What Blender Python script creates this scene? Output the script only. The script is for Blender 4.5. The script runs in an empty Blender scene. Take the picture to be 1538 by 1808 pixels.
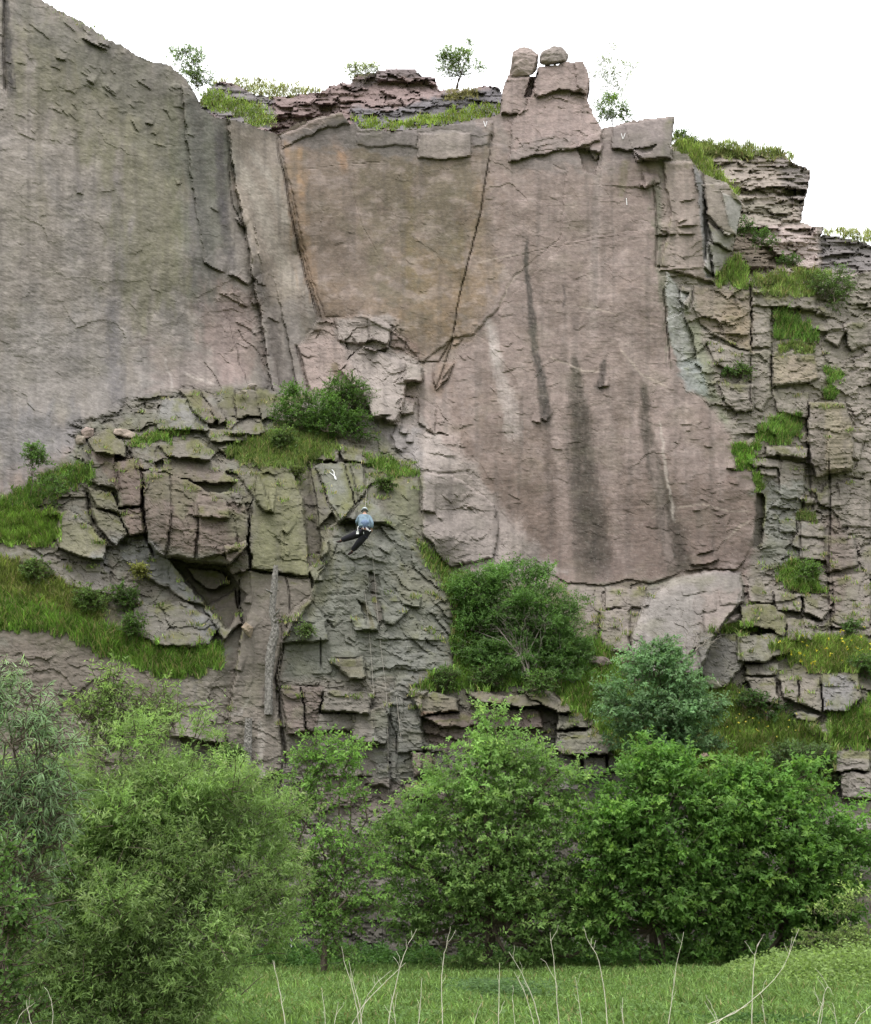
import bpy, bmesh, math, random
import numpy as np
ALB = .87; LALB = .92; SATR = .70; SATL = .84; DENS = 2.6
from mathutils import Vector, Matrix
R_ = np.random.RandomState(7)
random.seed(7)
SC = bpy.context.scene
COL = SC.collection
rad = math.radians

# ---------------------------------------------------------------- camera
F = 1939.0; PITCH = rad(20.0); EYE = 1.6
cam_d = bpy.data.cameras.new('camera'); cam = bpy.data.objects.new('camera', cam_d); COL.objects.link(cam)
cam_d.sensor_fit = 'VERTICAL'; cam_d.sensor_height = 24.0; cam_d.lens = 24.0 * F / 1808.0
cam_d.clip_end = 2000; cam_d.clip_start = 0.1
cam.location = (0, 0, EYE); cam.rotation_euler = (math.pi / 2 + PITCH, 0, 0)
SC.camera = cam
# ---------------------------------------------------------------- bright overcast sky, one soft sun
SUN_EL, SUN_AZ = rad(68), rad(-38)      # azimuth: 0 = towards the cliff (+Y), negative = left
W = bpy.data.worlds.new('World'); SC.world = W; W.use_nodes = True
nt = W.node_tree; nt.nodes.clear()
sky = nt.nodes.new('ShaderNodeTexSky'); sky.sky_type = 'NISHITA'; sky.sun_disc = False
sky.sun_elevation = SUN_EL; sky.sun_rotation = SUN_AZ
sky.air_density = 1.0; sky.dust_density = 6.0; sky.ozone_density = 1.0
mixn = nt.nodes.new('ShaderNodeMixRGB'); mixn.blend_type = 'MIX'; mixn.inputs[0].default_value = 0.86
mixn.inputs[2].default_value = (17.2, 17.4, 17.8, 1)     # even cloud deck
# overcast luminance law: about three times brighter overhead than at the horizon
tcw = nt.nodes.new('ShaderNodeTexCoord'); sxw = nt.nodes.new('ShaderNodeSeparateXYZ'); mrw = nt.nodes.new('ShaderNodeMapRange')
mrw.inputs[1].default_value = 0; mrw.inputs[2].default_value = 1; mrw.inputs[3].default_value = .48; mrw.inputs[4].default_value = 1.5
vmw = nt.nodes.new('ShaderNodeVectorMath'); vmw.operation = 'SCALE'; vmw.inputs[0].default_value = (17.2, 17.4, 17.8)
nt.links.new(tcw.outputs['Generated'], sxw.inputs[0]); nt.links.new(sxw.outputs[2], mrw.inputs[0]); nt.links.new(mrw.outputs[0], vmw.inputs['Scale'])
nt.links.new(vmw.outputs[0], mixn.inputs[2])
bg = nt.nodes.new('ShaderNodeBackground'); bg.inputs[1].default_value = 0.10
wo = nt.nodes.new('ShaderNodeOutputWorld')
nt.links.new(sky.outputs[0], mixn.inputs[1]); nt.links.new(mixn.outputs[0], bg.inputs[0]); nt.links.new(bg.outputs[0], wo.inputs[0])
sd = bpy.data.lights.new('sun', 'SUN'); sd.energy = 1.5; sd.angle = rad(15); sd.color = (1.0, 0.98, 0.95)
sun = bpy.data.objects.new('sun', sd); COL.objects.link(sun)
SUN_DIR_AZ = rad(-145)                   # the brighter part of the cloud: behind the left shoulder of the viewer
SUN_AZ = SUN_DIR_AZ; sky.sun_rotation = SUN_AZ
sv = Vector((math.sin(SUN_AZ) * math.cos(SUN_EL), math.cos(SUN_AZ) * math.cos(SUN_EL), math.sin(SUN_EL)))
sun.rotation_euler = (-sv).to_track_quat('-Z', 'Y').to_euler()
SC.view_settings.view_transform = 'Standard'; SC.view_settings.look = 'None'
SC.view_settings.exposure = 0.5; SC.view_settings.gamma = 1.0; SC.view_settings.use_curve_mapping = False
SC.render.engine = 'CYCLES'
SC.cycles.max_bounces = 7; SC.cycles.diffuse_bounces = 4; SC.cycles.transmission_bounces = 4; SC.cycles.glossy_bounces = 1

# ---------------------------------------------------------------- pixel ray helpers (photo pixels, 1538 x 1808)
cp, sp_ = math.cos(PITCH), math.sin(PITCH)
def at(px, py, Y):
    """world point(s) on the sight line through a photo pixel at distance Y"""
    px = np.asarray(px, float); py = np.asarray(py, float); Y = np.asarray(Y, float)
    u = (px - 769) / F; v = (904 - py) / F
    ry = cp - sp_ * v; rz = sp_ + cp * v
    return np.stack([Y * u / ry, Y + 0 * u, EYE + Y * rz / ry], -1)
def mpp(py, Y):      # metres per photo pixel
    v = (904 - py) / F
    return Y / (cp - sp_ * v) / F

def lin(c):
    c = np.asarray(c, float) / 255.0
    return np.where(c <= 0.04045, c / 12.92, ((c + 0.055) / 1.055) ** 2.4)

# ---------------------------------------------------------------- object helpers
def tag(o, label=None, cat=None, group=None, kind=None):
    if label: o['label'] = label
    if cat: o['category'] = cat
    if group: o['group'] = group
    if kind: o['kind'] = kind
    return o
def empty(name, loc=(0, 0, 0)):
    o = bpy.data.objects.new(name, None); COL.objects.link(o); o.location = loc; o.empty_display_size = .2
    return o
def mesh_obj(name, V, Fq, mat, parent=None, col=None, smooth=False):
    """V (n,3) world, Fq (m,3|4) -> one mesh object; with a parent Empty the object keeps world coordinates"""
    V = np.asarray(V, np.float32); Fq = np.asarray(Fq, np.int32)
    me = bpy.data.meshes.new(name)
    k = Fq.shape[1]; m = Fq.shape[0]
    me.vertices.add(len(V)); me.vertices.foreach_set('co', V.ravel())
    me.loops.add(m * k); me.loops.foreach_set('vertex_index', Fq.ravel())
    me.polygons.add(m); me.polygons.foreach_set('loop_start', np.arange(0, m * k, k, dtype=np.int32))
    try: me.polygons.foreach_set('loop_total', np.full(m, k, np.int32))
    except Exception: pass
    me.polygons.foreach_set('use_smooth', np.full(m, bool(smooth)))
    if col is not None:
        a = me.color_attributes.new('col', 'FLOAT_COLOR', 'POINT')
        c4 = np.ones((len(V), 4), np.float32); c4[:, :3] = col
        a.data.foreach_set('color', c4.ravel())
    me.update(calc_edges=True)
    me.materials.append(mat)
    o = bpy.data.objects.new(name, me); COL.objects.link(o)
    if parent is not None:
        o.parent = parent
        o.matrix_parent_inverse = Matrix.Translation(-Vector(parent.location)) if parent.type == 'EMPTY' else Matrix()
    return o

# ---------------------------------------------------------------- materials
def new_mat(name):
    m = bpy.data.materials.new(name); m.use_nodes = True; t = m.node_tree; t.nodes.clear()
    return m, t, t.nodes.new, t.links.new
def rock_mat(name='rock', bump=0.22, attr=True, color=(.3, .25, .22), fine=1.0):
    m, t, N, L = new_mat(name)
    out = N('ShaderNodeOutputMaterial'); bs = N('ShaderNodeBsdfPrincipled')
    bs.inputs['Roughness'].default_value = 0.92; bs.inputs['Specular IOR Level'].default_value = 0.12
    tc = N('ShaderNodeTexCoord')
    if attr:
        at_ = N('ShaderNodeAttribute'); at_.attribute_name = 'col'; src = at_.outputs['Color']
    else:
        rg = N('ShaderNodeRGB'); rg.outputs[0].default_value = (*color, 1); src = rg.outputs[0]
    n1 = N('ShaderNodeTexNoise'); n1.inputs['Scale'].default_value = 5.0 * fine; n1.inputs['Detail'].default_value = 7; n1.inputs['Roughness'].default_value = .68
    n2 = N('ShaderNodeTexNoise'); n2.inputs['Scale'].default_value = 1.3 * fine; n2.inputs['Detail'].default_value = 5
    mp = N('ShaderNodeMapping'); mp.inputs['Scale'].default_value = (1, 1, 1.5)
    L(tc.outputs['Object'], mp.inputs[0]); L(mp.outputs[0], n1.inputs['Vector']); L(tc.outputs['Object'], n2.inputs['Vector'])
    mr = N('ShaderNodeMapRange'); mr.inputs[1].default_value = .3; mr.inputs[2].default_value = .7; mr.inputs[3].default_value = .78; mr.inputs[4].default_value = 1.22
    L(n1.outputs[0], mr.inputs[0])
    mr2 = N('ShaderNodeMapRange'); mr2.inputs[1].default_value = .3; mr2.inputs[2].default_value = .7; mr2.inputs[3].default_value = .88; mr2.inputs[4].default_value = 1.12
    L(n2.outputs[0], mr2.inputs[0])
    mu = N('ShaderNodeMath'); mu.operation = 'MULTIPLY'; L(mr.outputs[0], mu.inputs[0]); L(mr2.outputs[0], mu.inputs[1])
    vm = N('ShaderNodeVectorMath'); vm.operation = 'SCALE'; L(src, vm.inputs[0]); L(mu.outputs[0], vm.inputs['Scale'])
    # lichen specks
    vo = N('ShaderNodeTexVoronoi'); vo.inputs['Scale'].default_value = 7.0 * fine; L(tc.outputs['Object'], vo.inputs['Vector'])
    lt = N('ShaderNodeMapRange'); lt.inputs[1].default_value = .06; lt.inputs[2].default_value = .14; lt.inputs[3].default_value = .35; lt.inputs[4].default_value = 0
    L(vo.outputs['Distance'], lt.inputs[0])
    mx = N('ShaderNodeMixRGB'); mx.inputs[2].default_value = (.42, .42, .36, 1)
    L(lt.outputs[0], mx.inputs[0]); L(vm.outputs[0], mx.inputs[1])
    L(mx.outputs[0], bs.inputs['Base Color'])
    nb = N('ShaderNodeTexNoise'); nb.inputs['Scale'].default_value = 9 * fine; nb.inputs['Detail'].default_value = 8; nb.inputs['Roughness'].default_value = .7
    L(mp.outputs[0], nb.inputs['Vector'])
    bp = N('ShaderNodeBump'); bp.inputs['Strength'].default_value = bump; bp.inputs['Distance'].default_value = .12
    L(nb.outputs[0], bp.inputs['Height']); L(bp.outputs[0], bs.inputs['Normal'])
    L(bs.outputs[0], out.inputs[0])
    return m
def leaf_mat(name='leaf', trans=.45, rough=.55, spec=.25):
    m, t, N, L = new_mat(name)
    out = N('ShaderNodeOutputMaterial'); at_ = N('ShaderNodeAttribute'); at_.attribute_name = 'col'
    df = N('ShaderNodeBsdfPrincipled'); df.inputs['Roughness'].default_value = rough; df.inputs['Specular IOR Level'].default_value = spec
    tr = N('ShaderNodeBsdfTranslucent'); mx = N('ShaderNodeMixShader'); mx.inputs[0].default_value = trans
    ml = N('ShaderNodeMixRGB'); ml.blend_type = 'MULTIPLY'; ml.inputs[0].default_value = 1; ml.inputs[2].default_value = (1.15, 1.2, .8, 1)
    L(at_.outputs['Color'], df.inputs['Base Color']); L(at_.outputs['Color'], ml.inputs[1]); L(ml.outputs[0], tr.inputs[0])
    L(df.outputs[0], mx.inputs[1]); L(tr.outputs[0], mx.inputs[2]); L(mx.outputs[0], out.inputs[0])
    return m
def plain_mat(name, color, rough=.8, noise=.25, scale=30, spec=.2):
    m, t, N, L = new_mat(name)
    out = N('ShaderNodeOutputMaterial'); bs = N('ShaderNodeBsdfPrincipled'); bs.inputs['Roughness'].default_value = rough
    bs.inputs['Specular IOR Level'].default_value = spec
    tc = N('ShaderNodeTexCoord'); n = N('ShaderNodeTexNoise'); n.inputs['Scale'].default_value = scale; n.inputs['Detail'].default_value = 4
    L(tc.outputs['Object'], n.inputs['Vector'])
    mr = N('ShaderNodeMapRange'); mr.inputs[1].default_value = .3; mr.inputs[2].default_value = .7; mr.inputs[3].default_value = 1 - noise; mr.inputs[4].default_value = 1 + noise
    L(n.outputs[0], mr.inputs[0])
    vm = N('ShaderNodeVectorMath'); vm.operation = 'SCALE'; vm.inputs[0].default_value = color; L(mr.outputs[0], vm.inputs['Scale'])
    L(vm.outputs[0], bs.inputs['Base Color']); L(bs.outputs[0], out.inputs[0])
    return m
M_ROCK = rock_mat('quarry_rock')
M_LEAF = leaf_mat('leaf')
M_GRASS = leaf_mat('grass', .3, .6, .15)
M_BARK = plain_mat('bark', (.10, .08, .06), .9, .4, 12)
M_DEAD = plain_mat('dead_wood', (.17, .158, .145), .9, .55, 14)
M_STRAW = plain_mat('straw', (.50, .47, .38), .8, .2, 20)
M_TWIG = plain_mat('grey_twig', (.24, .21, .18), .9, .3, 20)

# ---------------------------------------------------------------- noise
_P = np.random.RandomState(3).permutation(4096).astype(np.int64)
_G = np.random.RandomState(4).rand(4096) * 2 * np.pi
_GX, _GY = np.cos(_G), np.sin(_G)
def _h(i, j, s): return _P[(_P[(i + s * 131) & 4095] + j) & 4095]
def rnd(i, j, s): return _G[_h(i, j, s)] / (2 * np.pi)
def perlin(x, y, s=0):
    xi = np.floor(x).astype(np.int64); yi = np.floor(y).astype(np.int64)
    fx = x - xi; fy = y - yi
    u = fx * fx * fx * (fx * (fx * 6 - 15) + 10); v = fy * fy * fy * (fy * (fy * 6 - 15) + 10)
    def g(a, b):
        h = _h(xi + a, yi + b, s); return _GX[h] * (fx - a) + _GY[h] * (fy - b)
    return (g(0, 0) * (1 - u) + g(1, 0) * u) * (1 - v) + (g(0, 1) * (1 - u) + g(1, 1) * u) * v
def fbm(x, y, s=0, o=4, g=.5):
    r = 0; a = 1.0
    for k in range(o):
        r = r + a * perlin(x, y, s + k * 7); x = x * 2.03 + 17.1; y = y * 2.03 + 5.7; a *= g
    return r * 1.4
def sstep(a, b, x):
    t = np.clip((x - a) / (b - a), 0, 1); return t * t * (3 - 2 * t)
def cells(x, y, sx, sy, s, jit=.75, rot=0., metric='inf'):
    """jointed-rock cells: returns id hash, local offsets, F1, F2"""
    c, n = math.cos(rot), math.sin(rot)
    X = (x * c + y * n) / sx; Y = (-x * n + y * c) / sy
    row = np.floor(Y).astype(np.int64); best = np.full(x.shape, 9.); sec = np.full(x.shape, 9.)
    idh = np.zeros(x.shape, np.int64); dx = np.zeros_like(x); dy = np.zeros_like(x)
    for b in (-1, 0, 1):
        yj = row + b
        off = rnd(yj, yj * 3 + 1, s + 50)
        xs = X + off
        ci = np.floor(xs).astype(np.int64)
        for a in (-1, 0, 1):
            i = ci + a
            qx = i + .5 + (rnd(i, yj, s) - .5) * jit; qy = yj + .5 + (rnd(i, yj, s + 9) - .5) * jit
            ex = xs - qx; ey = Y - qy
            th = (rnd(i * 3 + 1, yj, s + 21) - .5) * 1.0; ca, sa = np.cos(th), np.sin(th); asp = .75 + .5 * rnd(i, yj * 5 + 2, s + 23)
            rx = (ex * ca + ey * sa) * asp; ry = (-ex * sa + ey * ca) / asp
            d = .62 * np.maximum(np.abs(rx), np.abs(ry)) + .45 * np.hypot(rx, ry)
            m = d < best
            sec = np.where(m, best, np.minimum(sec, d))
            idh = np.where(m, _h(i, yj, s + 3) * 8192 + ((i * 7 + yj * 13) & 8191), idh)
            dx = np.where(m, ex, dx); dy = np.where(m, ey, dy); best = np.where(m, d, best)
    return idh, dx, dy, best, sec
def idr(idh, k): return _G[(_P[(idh // 8192 + idh * 3 + k * 577) & 4095])] / (2 * np.pi)

def poly_sd(px, py, P):
    """signed distance (positive inside) to polygon"""
    P = np.asarray(P, float); d2 = np.full(px.shape, 1e12); ins = np.zeros(px.shape, bool)
    for k in range(len(P)):
        x0, y0 = P[k]; x1, y1 = P[(k + 1) % len(P)]
        ex, ey = x1 - x0, y1 - y0; L2 = ex * ex + ey * ey + 1e-9
        t = np.clip(((px - x0) * ex + (py - y0) * ey) / L2, 0, 1)
        d2 = np.minimum(d2, (px - x0 - t * ex) ** 2 + (py - y0 - t * ey) ** 2)
        c = ((y0 > py) != (y1 > py)) & (px < ex * (py - y0) / (ey if abs(ey) > 1e-9 else 1e-9) + x0)
        ins ^= c
    return np.where(ins, 1, -1) * np.sqrt(d2)
def line_sd(px, py, P):
    """distance to polyline, side sign (+ = above/left of travel), fraction along"""
    P = np.asarray(P, float); best = np.full(px.shape, 1e12); side = np.zeros(px.shape); tt = np.zeros(px.shape)
    n = len(P) - 1
    for k in range(n):
        x0, y0 = P[k]; x1, y1 = P[k + 1]; ex, ey = x1 - x0, y1 - y0; L2 = ex * ex + ey * ey + 1e-9
        t = np.clip(((px - x0) * ex + (py - y0) * ey) / L2, 0, 1)
        d = (px - x0 - t * ex) ** 2 + (py - y0 - t * ey) ** 2
        cr = -(ex * (py - y0) - ey * (px - x0))
        m = d < best
        best = np.where(m, d, best); side = np.where(m, np.sign(cr), side); tt = np.where(m, (k + t) / n, tt)
    return np.sqrt(best), side, tt

def satl(c):
    c = lin(c); m = c @ np.array([.25, .6, .15]); return (m + (c - m) * SATL) * np.array([1.10, 1.03, .86])
# ================================================================ THE CLIFF (front sheet)
gx = np.concatenate([np.arange(-230, -8, 9), np.arange(-8, 1548, 2.2), np.arange(1551, 1770, 9)])
gy = np.concatenate([np.arange(-130, -8, 8), np.arange(-8, 1480, 2.2), np.arange(1481, 1745, 3.4)])
PX, PY = np.meshgrid(gx, gy)
CTRL = np.array([
(-230,-130,42.2),(-230,400,40.5),(-230,850,39.7),(0,0,44.5),(0,400,43),(0,850,42),(200,80,46),(200,400,45),(200,720,44.2),(340,170,48),(340,450,47),(340,690,46),
(492,240,53.2),(523,450,52.2),(562,590,51.0),(535,690,49.5),(470,690,48.2),(430,240,50.4),(450,450,49.6),(620,230,51.5),(620,400,50.8),(620,560,49.6),(750,230,49.6),(750,450,48.8),(760,620,48),(870,240,49),(870,500,48),
(860,700,47),(900,900,46),(950,1000,45.5),(1000,240,48.5),(1000,600,47),(1050,1020,45),(1150,250,47.5),(1160,500,46.5),(1200,700,46),(1300,850,45.3),(1320,990,45),
(900,150,50),(1000,130,49.7),(1040,200,49.2),(1190,300,48),(1290,380,47.5),(1250,500,47.8),(1300,600,47.5),(1400,550,48.5),(1538,500,49.5),(1760,480,50.5),(1400,700,47.5),
(1538,750,48.3),(1760,750,49.5),(1400,900,46.5),(1538,950,47.3),(1380,1050,44.8),(1760,1000,48),(1200,1080,43.8),(1300,1100,43.2),(1400,1150,42.8),(1538,1150,43),(1300,1220,41.8),
(1420,1240,41.2),(1538,1240,41.5),(1760,1200,42),(1150,1300,40.6),(1300,1330,40.6),(1538,1320,40.6),(1200,1450,39.9),(1538,1450,40),(1760,1450,40),(1100,1600,39.6),(1538,1650,39.6),(1760,1740,39.5),
(800,1010,43.9),(900,1000,44),(1000,1050,43.5),(850,1150,42.3),(1000,1180,41.6),(1060,1250,40.9),(760,1215,40.2),(900,1222,40.4),(760,1260,39.9),(900,1280,40),(1060,1300,40.1),
(760,1450,39.6),(900,1500,39.5),(1060,1450,39.7),(700,1700,39.4),(900,1740,39.4),(760,840,43.3),(700,860,42.6),(640,900,41.8),(780,950,42.6),(800,1050,41.6),(790,1180,40.6),
(650,1000,41),(560,900,42.0),(560,1000,41),(560,1150,40.4),(650,1200,40.2),(650,1350,39.9),(550,1400,39.8),(600,1600,39.5),(450,850,42),(450,1000,40.8),(450,1200,40.1),(450,1400,39.7),(400,1740,39.3),
(400,700,45.5),(450,700,45.8),(560,720,46.5),(620,770,45.2),(500,780,44),(400,760,44),(300,730,44.3),(250,760,43.8),(170,760,43.4),(350,790,42.8),(280,820,42.1),
(200,850,41.8),(120,900,41.5),(50,880,41.5),(0,900,41.4),(-230,900,38.9),(300,900,41.2),(350,950,41.1),(200,960,41.3),(300,1010,41.5),(370,1040,41.5),(250,1050,40.8),(330,1110,40.4),(130,980,40.8),
(0,1000,40.2),(100,1080,39.4),(0,1100,39.0),(200,1130,39.3),(300,1180,39.2),(390,1180,39.5),(150,1200,38.9),(0,1250,38.5),(300,1300,39.1),(100,1500,38.5),(-230,1200,37.3),(-230,1740,37.5),(0,1740,38.2),
(650,560,48.0),(700,650,47.0),(650,700,46.6),(720,800,45.6),(800,900,45.0),(700,820,44.6)], float)
def rbf(ctrl, X, Y):
    c = ctrl[:, :2] / 300.0; n = len(c)
    D = np.sqrt(((c[:, None] - c[None]) ** 2).sum(-1)); A = np.zeros((n + 3, n + 3)); A[:n, :n] = D - np.eye(n) * .02
    A[:n, n] = 1; A[:n, n + 1:] = c; A[n, :n] = 1; A[n + 1:, :n] = c.T
    w = np.linalg.solve(A, np.concatenate([ctrl[:, 2], [0, 0, 0]]))
    x = X.ravel() / 300.; y = Y.ravel() / 300.; r = w[n] + w[n + 1] * x + w[n + 2] * y
    for k in range(n): r += w[k] * np.sqrt((x - c[k, 0]) ** 2 + (y - c[k, 1]) ** 2)
    return r.reshape(X.shape)
DEP = rbf(CTRL, PX, PY)
# warped coordinates so traced edges wander like broken rock
WX = PX + 2.8 * fbm(PX / 18, PY / 18, 11, 4, .5) + 2.5 * perlin(PX / 45, PY / 45, 12)
WY = PY + 2.8 * fbm(PX / 18, PY / 18, 21, 4, .5) + 2.5 * perlin(PX / 45, PY / 45, 22)
def box(P, pad):
    P = np.asarray(P, float)
    a = np.searchsorted(gx, P[:, 0].min() - pad); b = np.searchsorted(gx, P[:, 0].max() + pad)
    c = np.searchsorted(gy, P[:, 1].min() - pad); d = np.searchsorted(gy, P[:, 1].max() + pad)
    return slice(max(c, 0), max(d, 0)), slice(max(a, 0), max(b, 0))
def soft(P, w=20, warp=True):
    X, Y = (WX, WY) if warp else (PX, PY)
    m = np.zeros(PX.shape); s = box(P, w + 12)
    m[s] = sstep(-w, w, poly_sd(X[s], Y[s], P)); return m

OFF = np.zeros(PX.shape)          # towards the viewer, metres
QUIET = np.zeros(PX.shape)
LAB = np.zeros(PX.shape, np.int32) # traced block labels
DD = lambda x, y: D(x, y)
PATCH = [
('bright green grass on the upper left bank below the boulders', [(-60,890),(0,893),(60,903),(108,912),(104,958),(60,968),(-60,955)], 5200, .34, (112,150,56), .03, DD),
('grass around the sapling on the left end of the terrace', [(-10,885),(40,862),(100,828),(160,818),(168,850),(120,868),(60,900),(0,905)], 3600, .30, (100,138,56), .03, DD),
('upper part of the sloping left grass bank, thin and brownish', [(-60,975),(60,1000),(130,1040),(190,1072),(170,1110),(80,1075),(-60,1045)], 8000, .36, (114,134,62), .12, DD),
('lush curved grass bank above the lower left wall', [(-60,1040),(60,1062),(150,1102),(235,1120),(290,1150),(388,1138),(396,1170),(350,1200),(280,1196),(180,1158),(100,1118),(-60,1110)], 17000, .42, (104,146,54), .10, DD),
('strip of grass on the ledge above the pinkish blocks', [(228,782),(262,766),(335,758),(330,772),(290,780),(240,790)], 1500, .28, (104,142,60), .05, DD),
('grassy terrace between the standing block and the climber', [(432,778),(500,758),(560,768),(602,792),(560,815),(500,828),(430,818),(398,800)], 6500, .32, (106,134,66), .10, DD),
('grass along the pale scar at the right top of the buttress', [(640,795),(700,815),(735,835),(742,848),(700,848),(655,830)], 1700, .26, (98,136,54), .05, DD),
('narrow grass strip along the right edge of the buttress', [(735,955),(790,998),(822,1018),(836,1100),(812,1118),(792,1050),(752,990)], 3200, .34, (104,140,58), .06, DD),
('grass slope around the large twiggy shrub', [(800,1105),(900,1160),(1010,1140),(1060,1130),(1110,1200),(1080,1310),(1012,1255),(960,1214),(830,1222),(725,1218),(800,1180)], 15000, .40, (104,146,54), .06, DD),
('grass slope right of the blue-green bush with dry stalks', [(1100,1215),(1290,1212),(1345,1250),(1440,1290),(1478,1322),(1470,1400),(1350,1412),(1200,1400),(1080,1330)], 16000, .42, (112,144,62), .10, DD),
('yellow-flowered grass bank above the grey rounded slab', [(1358,1142),(1420,1130),(1500,1128),(1560,1148),(1560,1188),(1450,1190),(1400,1172)], 6000, .42, (114,146,62), .10, DD),
('grass bank at the right edge below the rounded slab', [(1462,1272),(1530,1240),(1600,1160),(1600,1330),(1470,1322)], 4500, .42, (106,146,56), .05, DD),
('small grass strip in front of the mossy block', [(1238,1124),(1280,1104),(1312,1100),(1345,1112),(1300,1120)], 900, .26, (106,140,60), .05, DD),
('grass tuft on the crag above the grey blocks', [(1368,1022),(1400,990),(1440,1010),(1462,1048),(1410,1048)], 2600, .34, (108,148,60), .08, DD),
('grass tuft left of the hanging terrace', [(1268,486),(1302,452),(1322,480),(1322,512),(1264,504)], 1900, .36, (124,158,76), .08, DD),
('long grass cushion on the upper right terrace', [(1325,492),(1380,478),(1440,478),(1470,490),(1440,520),(1380,528),(1330,508)], 3200, .36, (124,152,80), .15, DD),
('round grass cushion beside the square column', [(1366,546),(1392,544),(1442,590),(1446,606),(1366,598)], 3000, .36, (104,146,66), .06, DD),
('dry-edged tuft just below the round grass cushion', [(1375,612),(1400,604),(1440,612),(1436,625),(1380,624)], 800, .26, (116,144,74), .15, DD),
('mound of grass on the middle right ledge', [(1334,780),(1345,755),(1380,732),(1417,732),(1412,770),(1380,787)], 2800, .34, (106,148,64), .08, DD),
('grass at the right edge of the great slab', [(1292,786),(1345,784),(1330,806),(1330,832),(1304,826)], 1800, .30, (104,150,54), .03, DD),
('thin grass strip hanging below the slab edge', [(1330,836),(1342,838),(1350,870),(1334,866)], 500, .26, (112,150,66), .03, DD),
('small upper grass tuft in the right-hand crag', [(1454,650),(1480,655),(1492,672),(1464,678)], 600, .28, (108,150,66), .03, DD),
('small lower grass tuft in the right-hand crag', [(1450,685),(1476,690),(1482,706),(1454,706)], 600, .28, (108,150,66), .03, DD),
('little brown-green tuft near the middle of the crag', [(1405,905),(1430,900),(1442,914),(1415,920)], 400, .24, (104,128,70), .12, DD),
('grass rim right of the pinnacle block, sloping to the right', [(1186,242),(1215,247),(1262,292),(1310,346),(1288,346),(1240,312),(1190,278)], 4200, .42, (142,170,84), .06, lambda x, y: np.minimum(D_BLF(x, y), 49.5) - .4),
('long grass along the top of the tan bluff', [(1190,238),(1240,250),(1300,253),(1380,266),(1402,284),(1340,276),(1290,286),(1235,282)], 4600, .42, (130,152,84), .15, lambda x, y: D_BLF(x, y) - .1),
('bright leafy grass on the rim above the flat slab', [(618,210),(700,217),(760,206),(830,190),(888,186),(915,190),(905,206),(830,216),(740,228),(650,231)], 4600, .30, (142,172,70), .04, lambda x, y: np.where(y > 214, 50.2, 51.5)),
('leafy green plants on the rim above the corner crack', [(345,160),(400,166),(480,196),(488,222),(450,226),(400,200),(360,186)], 3200, .36, (142,172,84), .04, lambda x, y: 52.3 + 0 * x),
('pale grass on the hill crest behind the rim', [(372,145),(450,140),(560,158),(575,166),(500,176),(440,172),(380,156)], 2600, .38, (168,182,120), .2, lambda x, y: 57.2 + 0 * x),
('pale grass on the far right crest', [(1455,408),(1500,404),(1560,412),(1600,430),(1500,424)], 1500, .36, (160,178,104), .15, lambda x, y: D_BLF(x, y + 12) - .1),
('dry grass in the layered outcrop', [(790,160),(850,158),(840,172),(780,180)], 500, .3, (150,152,104), .4, lambda x, y: D_HUM(x, y) - .1),
('thin moss and grass fringe of the skyline at the upper left', [(70,0),(110,14),(190,62),(212,76),(190,74),(100,24)], 500, .22, (120,146,84), .1, lambda x, y: D(x, y + 10)),
]
# ---- regions
REG_CRAG = [(1182,190),(1157,320),(1160,480),(1185,600),(1203,655),(1270,740),(1338,850),(1333,965),(1320,1015),(1330,1120),(1400,1100),(1538,1140),(1770,1140),(1770,190)]
REG_BUT = [(-240,868),(0,885),(130,800),(135,750),(280,690),(420,680),(490,690),(560,690),(650,745),(745,830),(745,930),(800,1005),(1000,1035),(1310,1012),(1330,1120),(1400,1100),(1538,1140),(1780,1140),(1780,1780),(-240,1780)]
REG_LEFT = [(-240,-140),(486,-140),(486,235),(503,300),(512,370),(525,430),(545,500),(566,570),(528,612),(545,700),(420,700),(-240,900)]
REG_PIN = [(885,80),(1050,80),(1062,232),(1062,262),(900,290),(888,200)]
m_crag = soft(REG_CRAG, 6); m_but = soft(REG_BUT, 6); m_left = soft(REG_LEFT, 6)
rough = np.zeros(PX.shape)        # how blocky
def addr(P, v, w=25):
    global rough
    rough = np.maximum(rough, v * soft(P, w))
addr([(1235,500),(1320,500),(1540,490),(1780,470),(1780,1140),(1538,1140),(1330,1120),(1345,850),(1270,720),(1200,640)], .8)
addr([(1160,300),(1190,420),(1235,520),(1200,640),(1165,480)], .45, 10)
addr([(575,560),(700,560),(750,650),(720,740),(650,760),(560,690),(520,610)], .55, 12)
addr([(700,700),(790,720),(880,930),(960,1010),(760,1000),(740,850),(680,760)], .3, 15)
addr([(120,750),(280,690),(490,680),(640,740),(750,840),(560,830),(430,840),(200,870),(120,800)], .7, 12)
addr([(60,860),(250,830),(440,830),(440,1000),(300,980),(60,980)], .6)
addr([(0,960),(200,960),(380,1080),(400,1110),(230,1140),(0,1010)], .5)
addr([(440,830),(620,820),(640,900),(560,1000),(440,1000)], .25)
addr([(590,900),(690,890),(810,1040),(810,1200),(720,1230),(500,1200),(500,1110),(570,1040)], .38)
addr([(490,1190),(740,1190),(1110,1230),(1110,1740),(490,1740)], .55)
addr([(1000,1030),(1320,1010),(1540,1110),(1780,1120),(1780,1500),(1100,1500),(1050,1150)], .6)
addr([(-240,1100),(300,1180),(440,1190),(490,1200),(490,1740),(-240,1740)], .22)
addr([(400,480),(450,480),(480,600),(400,640),(385,520)], .35, 12)
addr([(885,80),(1065,80),(1065,250),(900,270)], .3, 10)

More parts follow.
